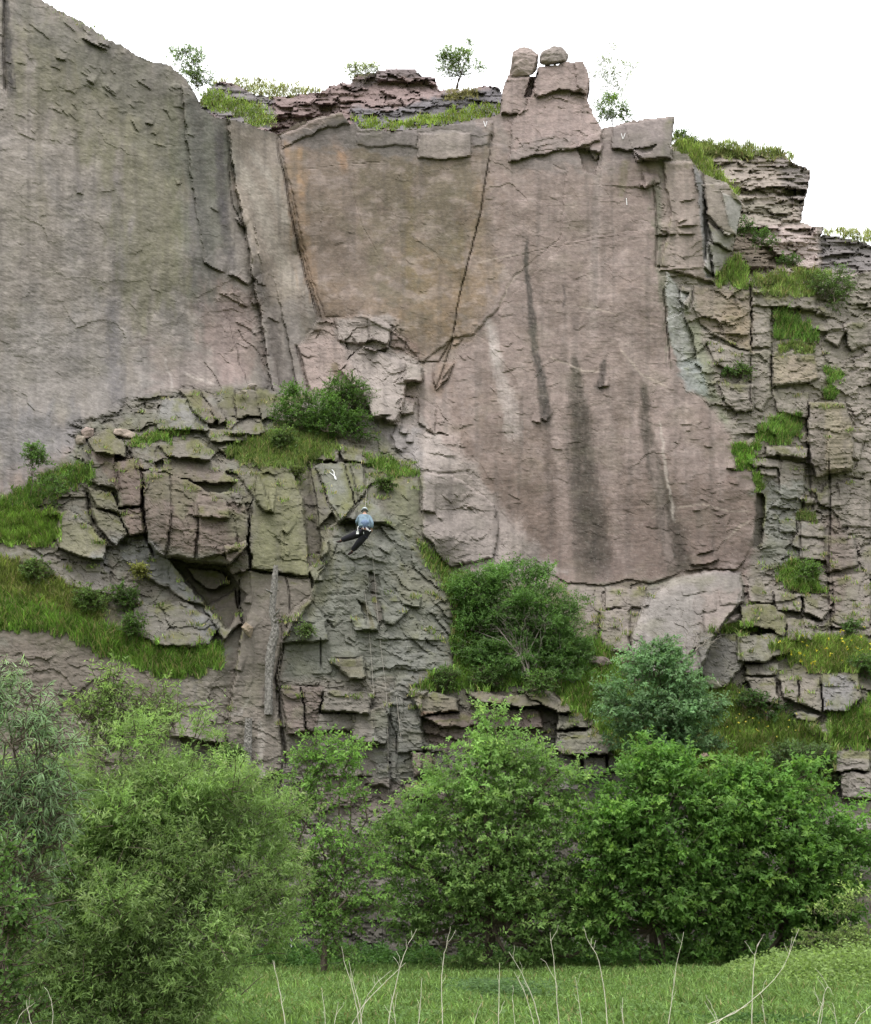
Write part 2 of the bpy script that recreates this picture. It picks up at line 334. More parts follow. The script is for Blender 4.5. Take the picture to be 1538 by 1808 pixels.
# ---- traced facets / blocks: points, offset, tilt per 100 px in x, y, is a block of its own
FACETS = [
([(322,150),(400,205),(412,300),(432,400),(452,520),(482,690),(440,690),(400,560),(365,480),(335,300)],-.25,-.6,0,0),([(403,205),(492,238),(530,430),(566,560),(528,612),(545,690),(482,690),(452,520),(432,400),(412,300)],.0,-.4,0,0),([(450,400),(475,450),(505,580),(525,690),(496,690),(470,540)],-.12,-.8,0,0),
([(500,215),(605,195),(640,228),(870,215),(868,260),(850,370),(815,520),(800,597),(745,640),(700,590),(640,560),(575,560),(545,470),(515,330),(495,270)],.18,0,0,0),
([(868,250),(1000,300),(990,420),(950,455),(905,490),(880,545),(835,590),(800,597),(815,520),(850,370)],.08,-.1,0,0),
([(1180,650),(1200,660),(1270,740),(1335,850),(1330,965),(1310,1000),(1270,992),(1240,1006),(1210,1008),(1180,1022),(1150,1030),(1110,1022),(1070,1034),(1000,1030),(965,1004),(930,980),(905,930),(880,900),(868,850),(830,800),(812,740),(780,700),(785,650),(835,594),(1000,425),(1160,400)],.025,0,.0,0),
([(738,236),(790,232),(832,234),(832,278),(738,280)],.2,0,.2,1),([(630,235),(735,231),(737,262),(700,256),(655,260),(632,256)],.12,0,.2,1),
([(495,240),(560,210),(610,195),(620,218),(575,226),(540,240),(500,262)],.22,0,0,1),([(840,222),(868,215),(866,255),(836,262)],.1,0,0,0),
([(942,165),(950,120),(1000,108),(1030,104),(1042,140),(1036,166),(1020,162),(990,158),(950,172)],.45,0,.5,1),([(1014,112),(1032,104),(1044,140),(1036,168),(1020,150)],.1,-1.2,0,0),
([(935,172),(1035,166),(1045,200),(1062,228),(1060,250),(900,285),(905,215)],.25,0,.2,0),([(886,140),(945,134),(932,168),(920,200),(885,200)],.3,-.5,0,1),
([(940,128),(950,128),(936,170),(927,170)],-1.2,0,0,0),
([(1062,228),(1063,262),(1050,285),(1040,262),(1020,258),(1040,240)],.35,-.5,0,1),([(1020,262),(1058,270),(1050,310),(1030,300)],-.35,0,0,0),
([(1082,224),(1190,204),(1186,278),(1160,276),(1125,284),(1118,266),(1080,262)],.5,0,.35,1),([(1120,262),(1160,256),(1150,270),(1125,272)],-.35,0,0,0),
([(1060,262),(1120,267),(1155,318),(1150,332),(1060,330)],.12,.2,0,0),([(1133,305),(1158,308),(1166,322),(1140,332)],.28,0,.5,1),
([(1170,285),(1225,286),(1240,320),(1245,420),(1260,500),(1200,480),(1165,475),(1185,380)],.35,.1,0,0),([(1225,285),(1243,320),(1260,490),(1248,490),(1238,400)],-.1,-2.5,0,0),
([(1240,326),(1285,322),(1312,360),(1300,414),(1285,416),(1250,380)],.7,.2,.2,1),([(1274,338),(1312,360),(1300,414),(1290,400)],-.1,-1.6,0,0),
([(1250,395),(1296,416),(1293,445),(1258,425)],.5,-.6,.5,1),([(1250,425),(1292,447),(1285,470),(1262,488),(1243,470)],.3,-.9,0,1),
([(1178,480),(1200,510),(1215,515),(1205,545),(1225,600),(1230,640),(1200,652),(1181,590),(1175,520)],-.2,-1.4,0,0),
([(1205,503),(1222,510),(1214,545),(1200,528)],.45,0,.5,1),
([(1225,505),(1260,505),(1325,510),(1325,622),(1300,612),(1260,592),(1235,570),(1222,540)],.3,.3,0,0),([(1292,513),(1325,512),(1325,568),(1308,550)],.02,-1.2,0,0),
([(1327,540),(1361,540),(1361,612),(1327,614)],.3,0,.1,1),([(1327,510),(1380,518),(1440,528),(1440,548),(1385,542),(1327,540)],.45,0,.5,1),([(1330,503),(1345,502),(1346,518),(1330,518)],.4,0,0,1),
([(1440,540),(1470,545),(1466,558),(1440,556)],.35,0,.5,1),([(1365,620),(1438,628),(1445,668),(1420,676),(1365,682)],.55,.2,.15,1),([(1325,620),(1361,620),(1362,700),(1345,725),(1328,715),(1326,660)],.25,0,0,1),
([(1272,678),(1330,680),(1331,724),(1300,728),(1278,708)],.55,.2,.2,1),([(1245,600),(1325,622),(1325,655),(1290,655),(1262,640)],.35,0,.3,1),([(1362,684),(1430,690),(1425,738),(1372,726)],.2,0,.2,1),
([(1430,710),(1490,710),(1505,750),(1505,830),(1440,842),(1425,780)],.8,.2,0,1),([(1488,708),(1510,755),(1506,752),(1480,752)],-.1,-1,0,0),([(1463,758),(1508,753),(1506,826),(1460,832)],.2,0,.1,0),
([(1506,765),(1530,766),(1516,812),(1504,808)],.3,-.5,.5,1),([(1352,787),(1425,792),(1425,808),(1355,805)],.6,0,1,1),([(1320,808),(1375,812),(1375,827),(1330,824)],.5,0,1,1),
([(1375,812),(1420,816),(1420,880),(1375,880)],.3,0,0,1),([(1340,826),(1372,828),(1370,842),(1345,838)],.35,0,1,1),([(1413,878),(1438,880),(1434,892),(1420,893)],.35,0,0,1),([(1440,868),(1466,870),(1464,888),(1448,888)],.35,0,.5,1),
([(1410,922),(1455,926),(1458,950),(1410,948)],.4,0,.6,1),([(1408,950),(1458,952),(1460,990),(1412,985)],.45,0,.6,1),([(1375,918),(1408,922),(1405,940),(1376,938)],.3,0,.5,1),
([(1335,868),(1350,872),(1346,960),(1331,968)],-.45,-2.2,0,0),([(1480,850),(1538,846),(1538,930),(1482,930)],.3,.2,0,1),([(1455,945),(1510,948),(1515,1000),(1460,1010)],.35,.1,0,1),
([(1470,1020),(1538,1010),(1538,1110),(1475,1100)],.25,.1,0,1),([(1490,570),(1530,566),(1538,610),(1500,620)],.4,-.8,.4,1),([(1460,560),(1495,580),(1480,612),(1455,600)],.3,.8,.4,1),
# corner wedge of pale fresh rock
([(590,562),(640,556),(690,578),(685,612),(660,622),(630,606),(598,602)],.6,.2,.3,0),([(652,557),(691,576),(686,606),(650,600)],.5,-.6,.5,1),([(622,592),(648,584),(657,600),(632,606)],.5,0,1,1),
([(640,610),(680,625),(745,650),(745,672),(718,676),(714,700),(704,745),(660,737),(645,700),(598,652)],.7,-.2,0,0),([(718,640),(747,648),(745,674),(714,672)],.75,.5,.6,1),
([(525,612),(600,604),(630,650),(640,690),(560,696),(540,680)],.3,.1,0,0),([(648,702),(712,700),(700,746),(655,738)],.25,.2,.2,1),([(710,700),(735,704),(731,730),(706,730)],.4,-.8,.5,1),
([(690,580),(716,600),(712,618),(688,608)],.25,0,0,1),([(740,702),(770,720),(765,765),(738,745)],.2,0,.3,1),([(742,836),(800,840),(870,890),(880,930),(870,985),(790,1002),(748,940)],.35,0,0,0),([(742,840),(770,845),(768,905),(744,902)],.2,0,.3,1),
([(700,745),(760,765),(800,770),(830,830),(800,835),(745,830),(690,790)],.2,0,0,0),([(780,640),(800,640),(792,670),(770,690),(765,650)],.3,0,.3,1),
# left terrace
([(415,690),(450,688),(459,735),(417,737)],.8,0,.3,1),([(450,690),(486,695),(484,737),(462,742)],.6,-.9,.3,1),([(403,738),(459,738),(472,766),(400,766)],.6,0,.5,1),
([(318,686),(348,690),(386,740),(370,750),(345,732)],.7,.6,0,1),([(355,690),(376,700),(402,745),(386,750)],.5,.5,0,1),([(272,745),(290,705),(330,703),(365,745),(370,760),(280,758)],.6,.2,.3,1),
([(358,757),(436,762),(436,778),(375,782)],.9,0,1,1),([(388,792),(405,782),(436,800),(400,804)],.6,0,1,1),([(275,787),(350,776),(382,800),(370,812),(300,806)],.7,0,.8,1),([(228,780),(274,786),(275,830),(240,826)],.4,0,.3,1),
([(155,776),(190,758),(221,785),(222,806),(190,800),(164,797)],1.1,.2,.6,1),([(157,795),(202,798),(207,866),(162,850)],.8,.2,.1,1),([(202,816),(240,812),(252,850),(250,896),(210,896),(205,866)],.9,.2,.1,1),([(209,900),(250,898),(258,940),(228,946)],.9,.2,.2,1),
([(252,832),(285,828),(330,850),(370,870),(420,870),(440,910),(436,962),(402,1000),(380,994),(330,986),(285,982),(262,960),(256,900)],1.2,.1,.1,0),
([(254,834),(300,838),(302,900),(290,982),(266,962)],.25,.4,0,1),([(350,892),(410,896),(420,970),(352,986)],.35,-.3,.2,1),([(345,874),(400,884),(406,914),(340,912)],.4,0,.6,1),([(300,912),(348,915),(345,984),(296,980)],.15,.2,.2,1),
([(410,900),(438,912),(434,958),(420,960)],.15,-1,0,1),([(285,802),(370,806),(400,836),(420,852),(340,852),(290,832)],.7,.2,.5,1),
([(157,862),(198,870),(212,906),(172,896)],.7,.3,.3,1),([(160,897),(212,912),(226,945),(203,962),(168,926)],.7,.3,.3,1),([(75,906),(120,900),(160,930),(187,960),(184,988),(150,986),(105,966)],1.3,.2,.4,1),
([(300,988),(400,1002),(436,1050),(400,1112),(365,1070),(330,1030)],-1.1,0,0,0),([(330,1000),(392,1010),(405,1030),(372,1042),(345,1025)],.7,0,.8,1),([(395,965),(436,957),(441,1005),(410,1016)],.7,.2,.4,1),([(360,1075),(415,1040),(425,1100),(395,1130),(380,1105)],.6,0,.3,1),
([(236,1075),(330,1062),(387,1105),(366,1145),(290,1141),(232,1122)],.5,0,.2,0),([(240,1142),(366,1148),(372,1166),(250,1160)],.3,0,0,1),([(200,962),(260,952),(300,990),(372,1072),(330,1060),(232,1004)],.35,.2,.1,0),
([(20,960),(80,985),(190,1000),(200,1050),(100,1030),(0,985)],.3,0,.2,0),
# pillar, green slabs
([(425,1006),(548,1022),(552,1060),(500,1130),(492,1210),(497,1360),(430,1400),(400,1300),(428,1100)],.55,-.2,0,0),([(425,1008),(440,1010),(445,1060),(430,1110),(425,1060)],-.3,1.8,0,0),
([(455,832),(510,820),(535,880),(545,1000),(546,1020),(490,1010),(445,1005),(440,940)],.8,-.3,0,0),([(420,835),(455,832),(480,900),(470,905),(440,870)],.4,.8,0,1),
([(513,815),(545,815),(558,870),(568,990),(546,1000),(540,900)],-.3,-1.6,0,0),([(545,820),(560,825),(585,905),(560,935),(550,870)],.2,1.5,0,1),
([(556,822),(606,814),(626,890),(600,925),(585,908),(574,860)],.75,.2,0,1),([(608,818),(640,820),(646,870),(627,888)],.6,.2,.1,1),([(640,810),(668,822),(668,850),(645,860)],.3,0,.2,1),
([(530,782),(570,778),(600,792),(598,814),(545,812)],.8,0,.6,1),([(598,785),(660,800),(668,820),(606,812)],.5,0,.4,1),([(540,758),(572,752),(574,778),(544,778)],.4,0,.6,1),
([(585,928),(640,880),(680,900),(720,960),(790,1010),(803,1080),(800,1180),(745,1232),(745,1800),(470,1800),(498,1360),(490,1200),(500,1120),(540,1062),(570,1000),(570,950)],.4,0,0,0),
([(640,882),(676,900),(690,926),(655,922),(632,918),(603,922),(585,910),(612,890)],.3,0,.6,1),([(603,921),(630,917),(628,935),(610,938)],-.4,0,0,0),
([(500,1095),(540,1055),(575,1095),(578,1130),(500,1135)],.35,0,.5,1),([(648,1012),(668,1014),(672,1052),(656,1050)],-.3,1.5,0,0),([(632,1060),(642,1068),(662,1112),(646,1102)],-.25,1.5,0,0),
([(670,1060),(700,1078),(716,1083),(700,1100),(680,1100)],.3,0,.6,1),([(580,1165),(642,1160),(645,1196),(620,1200)],.5,.4,.3,1),([(620,1092),(668,1098),(666,1112),(628,1112)],.35,0,1,1),([(700,1040),(745,1050),(740,1075),(712,1066)],.3,.5,.5,1),
([(545,985),(572,975),(572,1000),(556,1028),(545,1010)],.5,0,.4,1),([(568,958),(580,955),(578,975),(566,985)],.7,0,.5,1),
([(495,1212),(532,1212),(538,1290),(508,1296)],.5,.3,0,1),([(534,1212),(572,1216),(556,1292),(541,1290)],.35,-.5,0,1),([(572,1218),(660,1222),(652,1260),(568,1256)],.45,0,.3,1),([(562,1260),(625,1260),(622,1292),(556,1292)],.3,0,.2,1),
([(622,1262),(690,1240),(682,1312),(622,1308)],.5,.1,.2,1),([(622,1318),(682,1322),(690,1392),(645,1382)],.25,.3,.2,1),([(560,1310),(620,1312),(640,1370),(570,1372)],.2,0,.2,1),
([(705,1235),(745,1245),(748,1300),(760,1325),(700,1330)],.3,0,.1,1),([(722,1220),(770,1222),(806,1234),(812,1255),(790,1258),(745,1262),(730,1240)],.9,0,.8,1),([(745,1264),(822,1258),(852,1280),(780,1284)],.6,-.6,.6,1),
([(822,1222),(862,1222),(890,1232),(888,1246),(850,1240)],1.3,0,1.2,1),([(888,1232),(930,1226),(958,1246),(930,1250),(890,1246)],1.3,0,1.2,1),([(915,1219),(960,1214),(1016,1256),(986,1259),(955,1242)],1.4,0,1.2,1),([(840,1250),(950,1254),(960,1285),(860,1285)],.6,0,.4,0),
([(985,1261),(1030,1262),(1038,1283),(984,1288)],1.2,0,.6,1),([(983,1292),(1050,1288),(1086,1316),(1074,1332),(1000,1333),(980,1325)],1.3,0,.6,1),([(1030,1336),(1070,1334),(1072,1366),(1030,1370)],.7,0,.1,1),([(1074,1330),(1102,1334),(1098,1362),(1075,1360)],.65,0,.1,1),([(980,1340),(1026,1340),(1026,1400),(985,1400)],.5,0,.1,1),
([(1018,1402),(1040,1405),(1042,1441),(1018,1441)],.7,0,.2,1),([(725,1330),(760,1330),(768,1366),(730,1371)],.6,0,.2,1),([(713,1386),(790,1381),(786,1411),(715,1407)],.5,0,.3,1),
([(1060,1078),(1112,1075),(1112,1152),(1060,1152)],.4,0,.1,1),([(1068,1036),(1140,1040),(1146,1070),(1106,1076),(1068,1072)],.3,0,.3,1),([(1000,1080),(1056,1082),(1054,1130),(1010,1130)],.2,0,.2,1),
([(1308,1070),(1360,1067),(1386,1086),(1384,1122),(1350,1108),(1310,1106)],1.0,-.2,.5,1),([(1236,1122),(1303,1118),(1312,1172),(1280,1216),(1236,1192)],.6,.4,0,1),([(1302,1122),(1380,1116),(1396,1150),(1350,1170),(1304,1166)],.95,-.2,.5,1),
([(1315,1196),(1370,1196),(1372,1242),(1340,1241)],.7,.3,.2,1),([(1375,1196),(1408,1196),(1410,1242),(1382,1230)],.8,-.6,.2,1),([(1411,1197),(1450,1202),(1450,1256),(1411,1242)],.65,.1,.2,1),([(1452,1192),(1515,1186),(1522,1230),(1500,1256),(1453,1256)],.7,.1,.2,1),
([(1365,1045),(1415,1050),(1412,1080),(1372,1076)],.5,0,.5,1),([(1417,1050),(1470,1072),(1455,1092),(1419,1082)],.6,-.4,.5,1),([(1320,1030),(1362,1040),(1365,1066),(1322,1064)],.4,0,.4,1),([(1385,1090),(1440,1095),(1436,1130),(1392,1130)],.4,0,.5,1),
([(1312,1172),(1375,1170),(1372,1192),(1316,1192)],.5,0,.6,1),([(1400,1255),(1450,1262),(1440,1275),(1405,1270)],.5,0,.8,1),([(1420,1275),(1470,1280),(1468,1320),(1432,1305)],.5,0,.3,1),
([(1465,1322),(1536,1326),(1536,1360),(1472,1362)],1.0,0,.5,1),([(1482,1363),(1540,1364),(1540,1412),(1486,1410)],1.0,0,.3,1),([(1414,1396),(1436,1395),(1433,1420),(1416,1417)],.8,0,.3,1),([(1450,1405),(1538,1415),(1538,1470),(1455,1460)],.6,0,.3,1),
([(1225,1052),(1262,1045),(1265,1078),(1228,1084)],.12,0,.2,0),([(1270,1040),(1306,1042),(1304,1066),(1272,1068)],.14,0,.2,0),([(1200,1032),(1240,1022),(1245,1044),(1205,1052)],.1,0,.2,0),([(1240,1086),(1290,1082),(1280,1122),(1245,1120)],.14,0,.2,0),
([(316,1302),(404,1314),(402,1345),(330,1345)],-.45,0,0,0),([(105,1262),(88,1258),(130,1232),(168,1198),(190,1205),(150,1260)],-.15,0,0,0),
]
nb_lab = 0
for P, off, tx, ty, blk in FACETS:
    off = off * .85
    s = box(P, 16); sd_ = poly_sd(WX[s], WY[s], P)
    m = sstep(-1.2, .9, sd_); c = np.mean(P, 0)
    o = off + tx * (PX[s] - c[0]) / 100 - ty * (PY[s] - c[1]) / 100 * -1.0
    bev = np.clip(sd_ / 3.0, 0, 1)
    OFF[s] += m * (o - .05 * (1 - bev) * (1 if off > 0 else 0))
    OFF[s] -= .04 * np.exp(-(np.clip(np.abs(sd_ + 1.6), 0, 9) / 1.5) ** 2) * (.4 + .9 * np.clip(perlin(WX[s] / 22, WY[s] / 22, 31) + .5, 0, 1)) * (1 if blk else .3)
    QUIET[s] = np.maximum(QUIET[s], m * (.72 if blk else .3))
    if blk:
        nb_lab += 1; LAB[s] = np.where(sd_ > -.5, nb_lab, LAB[s])
# ---- dome of smooth rock low on the right
def bulge(cx, cy, rx, ry, h, p=2.0):
    d = ((WX - cx) / rx) ** 2 + ((WY - cy) / ry) ** 2
    return h * np.clip(1 - d ** (p / 2), 0, 1) ** .5
domem = soft([(1112,1165),(1118,1110),(1140,1062),(1180,1028),(1240,1010),(1308,1010),(1312,1060),(1290,1085),(1262,1120),(1236,1190),(1160,1190)], 2)
OFF += domem * (.1 + bulge(1240, 1150, 140, 150, 1.5)); QUIET = np.maximum(QUIET, domem * .9)
# ---- jointed blocks
KX = WX + 9 * perlin(PX / 60, PY / 50, 13) + 3 * perlin(PX / 20, PY / 20, 14); KY = WY + 8 * perlin(PX / 60, PY / 50, 23) + 3 * perlin(PX / 20, PY / 20, 24)
big = cells(KX, KY, 66, 42, 101, .9, 0.06); mid = cells(KX, KY, 30, 17, 202, .95, 0.05); sml = cells(KX, KY, 15, 7, 303, .95, .1)
dia = cells(KX, KY, 58, 17, 404, .9, .75)           # slanting plates on the buttress right flank
m_dia = soft([(655,930),(700,905),(760,960),(810,1040),(810,1150),(740,1150),(680,1060)], 14)
rq = rough * (1 - QUIET)
def cell_relief(cc, amp, tilt, w, g):
    idh, dx, dy, f1, f2 = cc
    r = (idr(idh, 1) - .5) * 2 * amp + (idr(idh, 2) - .5) * tilt * dx + (idr(idh, 3) - .35) * tilt * -dy * -1
    e = f2 - f1
    return r - g * np.exp(-(e / w) ** 2) * np.clip(idr(idh, 4) * 2.2 - .9, 0, 1.2), e
b1, e1 = cell_relief(big, .15, .85, .03, .05); b2, e2 = cell_relief(mid, .08, .5, .045, .04); b3, e3 = cell_relief(sml, .035, .16, .1, .04)
b4, e4 = cell_relief(dia, .10, .34, .06, .07)
sel = sstep(.35, .6, fbm(PX / 90, PY / 70, 61, 2) + .5)
OFF += rq * (1 - m_dia) * (b1 * .8 + b2 * (.35 + .65 * sel)) + m_dia * b4 * (1 - QUIET * .6) + rough * (.35 + .65 * (1 - QUIET)) * b3 * (.3 + sel)
# ---- planar breaks: every face is made of slightly tilted facets with crisp edges
for sx_, sy_, sd0, tl in ((95, 60, 811, .16), (40, 26, 822, .085), (17, 11, 833, .040)):
    fc = cells(KX * 1.0 + .3 * KY, KY - .15 * KX, sx_, sy_, sd0, .95, .15)
    r_ = (idr(fc[0], 2) - .5) * tl * fc[1] * 1.6 + (idr(fc[0], 3) - .5) * tl * fc[2] * 1.6 + (idr(fc[0], 5) - .5) * tl * .5
    OFF += r_ * (.26 + 1.05 * rough) * (.45 + .9 * sstep(-.3, .5, fbm(PX / 110, PY / 90, sd0, 2)))
# hairline fractures
for sx_, sy_, rot_, sd0 in ((120, 75, .5, 851), (70, 44, -.25, 852), (46, 30, .9, 853)):
    fc = cells(KX, KY, sx_, sy_, sd0, 1.0, rot_); e_ = (fc[4] - fc[3]) * sx_
    OFF -= .05 * np.exp(-(e_ / 1.1) ** 2) * sstep(.15, .5, fbm(PX / 40, PY / 30, sd0 + 4, 3)) * (.10 + rough)
# ---- undulation, bedding, grain
OFF += .22 * fbm(PX / 150, PY / 190, 71, 3) * (1 - rq)
OFF += (.009 + .036 * rough) * fbm(PX / 70 + PY / 400, PY / 8.5 + PX / 160, 72, 3)
OFF += (.006 + .014 * rough) * fbm(PX / 7, PY / 5, 73, 3) + .028 * fbm(PX / 30, PY / 22, 74, 3)
OFF += .10 * np.abs(fbm(PX / 38, PY / 120, 75, 2)) * m_left * sstep(330, 420, PX)       # fluted corner
# ---- traced grooves and overhang steps
CRACKS = [([(490,245),(492,275),(505,320),(512,370),(525,430),(540,490),(562,560)],2.4,.5),([(868,255),(860,300),(848,380),(825,470),(808,540),(800,597)],1.5,.3),([(868,238),(864,262)],4,.4),
([(403,290),(410,360),(430,400),(440,440),(446,470)],2,.35),([(8,-8),(6,90),(10,165)],4,.5),([(252,838),(250,900),(258,950),(272,982)],3,.7),([(154,868),(160,905),(167,928)],4.5,.9),([(567,1127),(567,1183)],1.6,.3),
([(500,1138),(488,1200),(498,1290),(507,1360)],4,.6),([(1326,505),(1326,735)],1.4,.3),([(1362,540),(1363,690)],1.3,.22),([(1425,735),(1430,860),(1435,900)],3,.45),([(1153,330),(1160,400),(1158,470),(1182,474)],3,.3),([(1240,300),(1248,380),(1246,480)],3,.35),
([(1420,880),(1412,920),(1415,1010)],2.5,.45),([(1463,800),(1466,900),(1462,1050),(1470,1130)],2.5,.45),([(523,610),(533,640),(546,695)],3,.5),([(1058,1080),(1059,1150)],2,.4),([(745,640),(775,640),(800,597)],2.5,.3),([(770,690),(785,645),(800,600)],2.5,.35),
([(597,960),(585,990),(560,1010)],2,.2),([(504,1017),(510,1045),(512,1080),(506,1110)],1.6,.25),([(618,820),(626,850),(634,890),(600,925)],2,.35),([(470,1007),(484,1006),(504,1017),(525,1022),(548,1023)],1.6,.3),([(360,640),(380,665),(392,690)],1.6,.2),
([(420,580),(430,600),(455,620),(470,650)],1.5,.2),([(600,590),(620,640),(640,700)],1.5,.12),([(620,330),(640,400),(668,450)],1.2,.08),([(525,300),(600,292),(680,285)],1.2,.08),([(1100,215),(1118,266)],1.2,.1),
([(880,460),(960,440),(1040,425),(1140,408)],1.0,.05),([(500,1000),(503,940),(497,880)],1.2,.08),([(680,1250),(700,1300),(702,1380)],1.5,.2),([(940,268),(1000,262),(1040,262)],1.2,.1),([(1170,505),(1180,600),(1184,652)],1.6,.25)]
for P, w, d in CRACKS:
    s = box(P, w * 4 + 6); dd, sg, t = line_sd(WX[s] * .35 + PX[s] * .65, WY[s] * .35 + PY[s] * .65, P)
    OFF[s] -= d * .6 * np.exp(-(dd / (w * .75)) ** 2) * np.clip(np.minimum(t, 1 - t) * 12 + .3, 0, 1)
STEPS = [([(960,1006),(1000,1028),(1070,1033),(1110,1022),(1150,1031),(1205,1010)],.2,40),([(1205,1010),(1245,1004),(1300,1006),(1318,985)],.25,30),([(1336,855),(1334,900),(1330,965)],.3,20),([(50,42),(65,52),(90,72)],.12,16),([(110,38),(135,58)],.1,12),([(145,66),(165,78),(190,88)],.45,16),([(172,74),(195,84)],.3,10),([(95,100),(118,109)],.25,12),([(185,150),(205,166)],.12,12),([(230,210),(245,236)],.15,12),([(255,215),(272,221)],.25,10),([(240,140),(270,161)],.15,14),([(152,140),(166,149)],.3,10),
([(30,235),(65,249)],.08,14),([(135,340),(146,344)],.15,10),([(175,341),(205,336)],.08,10),([(312,326),(321,323)],.2,10),([(370,365),(386,376)],.15,12),([(178,150),(190,160),(205,170)],.15,12),([(330,235),(345,242)],.12,10),
([(360,462),(370,470),(398,482)],.35,14),([(402,485),(420,490),(440,506)],.45,16),([(415,386),(431,402)],.4,14),([(385,515),(410,530),(436,541)],.2,16),([(415,568),(440,580),(454,593)],.2,12),([(450,490),(456,502),(472,505)],.25,16),([(470,560),(496,570)],.2,16),([(420,537),(438,543)],.3,12),([(443,530),(450,540)],.3,10),([(460,628),(478,626)],.2,10),
([(600,737),(646,737),(694,732)],.4,20),([(678,748),(702,750)],.4,14),([(705,763),(720,766)],.4,12),([(690,766),(696,775),(698,790),(712,800)],.3,12),([(715,779),(731,781)],.3,10),([(764,768),(775,762),(798,771)],.3,16),([(743,901),(768,905)],.3,16),([(750,798),(790,806),(810,806)],.12,16),([(780,875),(800,890)],.15,14),
([(470,903),(484,905)],.7,22),([(498,936),(508,944)],.35,14),([(603,921),(612,915),(630,918)],.8,24),([(657,921),(684,922),(698,936)],.3,16),([(668,967),(690,981)],.25,14),([(645,985),(679,994)],.2,12),([(556,1026),(571,1026)],.45,14),([(697,1078),(716,1084),(723,1077)],.35,14),([(579,1094),(590,1109)],.25,10),([(650,1029),(662,1022)],.2,8),
([(569,1258),(613,1258),(652,1259)],.3,20),([(620,1309),(666,1316),(673,1312)],.6,24),([(622,1335),(652,1335)],.2,14),([(508,1295),(556,1295)],.3,16),([(629,1369),(660,1370)],.2,14),([(590,1161),(640,1161)],.2,16),([(612,1198),(645,1198)],.25,14),([(569,1308),(588,1308)],.25,12),([(300,1300),(330,1301),(372,1310),(405,1313)],.7,26),([(250,1136),(270,1142),(338,1146),(362,1147)],.4,20),([(66,1243),(88,1261),(106,1262)],.5,24),
([(425,1062),(445,1066)],.3,14),([(430,1111),(440,1121)],.3,12),([(412,1180),(428,1186)],.25,14),([(370,1272),(380,1278)],.2,10),([(505,1098),(560,1100)],.15,10),([(655,1130),(700,1128),(790,1132)],.2,16),([(700,1180),(740,1186)],.2,14),
([(955,738),(966,745)],.3,12),([(938,742),(955,748)],.25,12),([(1215,999),(1245,997),(1271,987)],.4,20),([(1228,979),(1263,971)],.3,14),([(1062,655),(1068,684)],.1,10),([(1055,684),(1078,680)],.3,14),([(1040,264),(1062,273)],.3,10),([(1282,826),(1302,829)],.4,18),([(1118,266),(1140,284),(1186,279)],.5,26),([(780,672),(796,650)],.2,10),
([(1195,395),(1215,388)],.25,14),([(1195,400),(1232,398)],.35,16),([(1195,413),(1228,413)],.25,12),([(1180,475),(1245,473)],.15,10),([(1200,356),(1228,352)],.2,12),([(1155,415),(1195,414)],.4,14),([(1130,325),(1142,333)],.4,10),
([(995,158),(960,172),(930,170)],.1,8),([(1040,165),(1015,160),(985,160),(960,168)],.0,8)]
for P, h, w in STEPS:
    s = box(P, w * 3 + 6); dd, sg, t = line_sd(WX[s] * .5 + PX[s] * .5, WY[s] * .5 + PY[s] * .5, P)
    if P[-1][0] < P[0][0]: sg = -sg
    ef = np.clip(np.minimum(t, 1 - t) * 8, 0, 1) if len(P) > 2 else np.clip(np.minimum(t, 1 - t) * 5, 0, 1)
    up = sstep(-1.0, 1.0, sg * dd)
    h = h * .72
    OFF[s] += ef * (h * up * np.exp(-dd / w) - h * .4 * (1 - up) * np.exp(-dd / 2.5))
# ---- many small flakes
rs = np.random.RandomState(5)
def flakes(n, x0, x1, y0, y1, lmin, lmax, hmin, hmax, ang, test=None):
    for _ in range(n):
        x = rs.uniform(x0, x1); y = rs.uniform(y0, y1)
        if test is not None and poly_sd(np.array([x]), np.array([y]), test)[0] < 4: continue
        hmul = .55
        l = rs.uniform(lmin, lmax); a = ang + rs.normal(0, .28); h = hmul * rs.uniform(hmin, hmax) * rs.uniform(.3, 1.2); w = l * .8 + 4
        P = [(x - l / 2 * math.cos(a), y - l / 2 * math.sin(a)), (x + rs.uniform(-.15, .15) * l, y + rs.uniform(-.12, .2) * l), (x + l / 2 * math.cos(a), y + l / 2 * math.sin(a))]
        s = box(P, w * 2 + 3); dd, sg, t = line_sd(PX[s], PY[s], P)
        ef = np.clip(np.minimum(t, 1 - t) * 5, 0, 1); up = sstep(-.9, .9, sg * dd)
        OFF[s] += ef * (h * up * np.exp(-dd / w * 2) - h * .5 * (1 - up) * np.exp(-dd / 2.2))
SLAB = [(500,215),(870,215),(1160,270),(1165,480),(1200,655),(1335,850),(1325,965),(1300,1000),(1150,1020),(980,1000),(870,890),(800,780),(780,680),(800,600),(745,640),(690,580),(575,560),(500,300)]
LEFTP = [(-8,0),(60,0),(330,130),(490,230),(510,370),(560,560),(530,610),(540,690),(280,700),(140,750),(-8,870)]
flakes(330, 500, 1340, 230, 1010, 7, 24, .02, .07, .05, SLAB); flakes(60, 780, 1340, 560, 1010, 14, 40, .05, .12, -.1, SLAB)
flakes(200, -8, 560, 20, 860, 6, 22, .015, .06, .4, LEFTP); flakes(110, 0, 330, 20, 260, 8, 26, .04, .14, .5, LEFTP)
flakes(260, 450, 860, 860, 1400, 7, 26, .04, .16, .2); flakes(240, 1180, 1538, 300, 1330, 7, 26, .05, .18, .1); flakes(60, 560, 900, 600, 1000, 7, 22, .05, .15, .5)
flakes(60, 0, 500, 1090, 1400, 7, 24, .02, .08, .1); flakes(120, 60, 450, 760, 1120, 8, 24, .04, .14, .4)
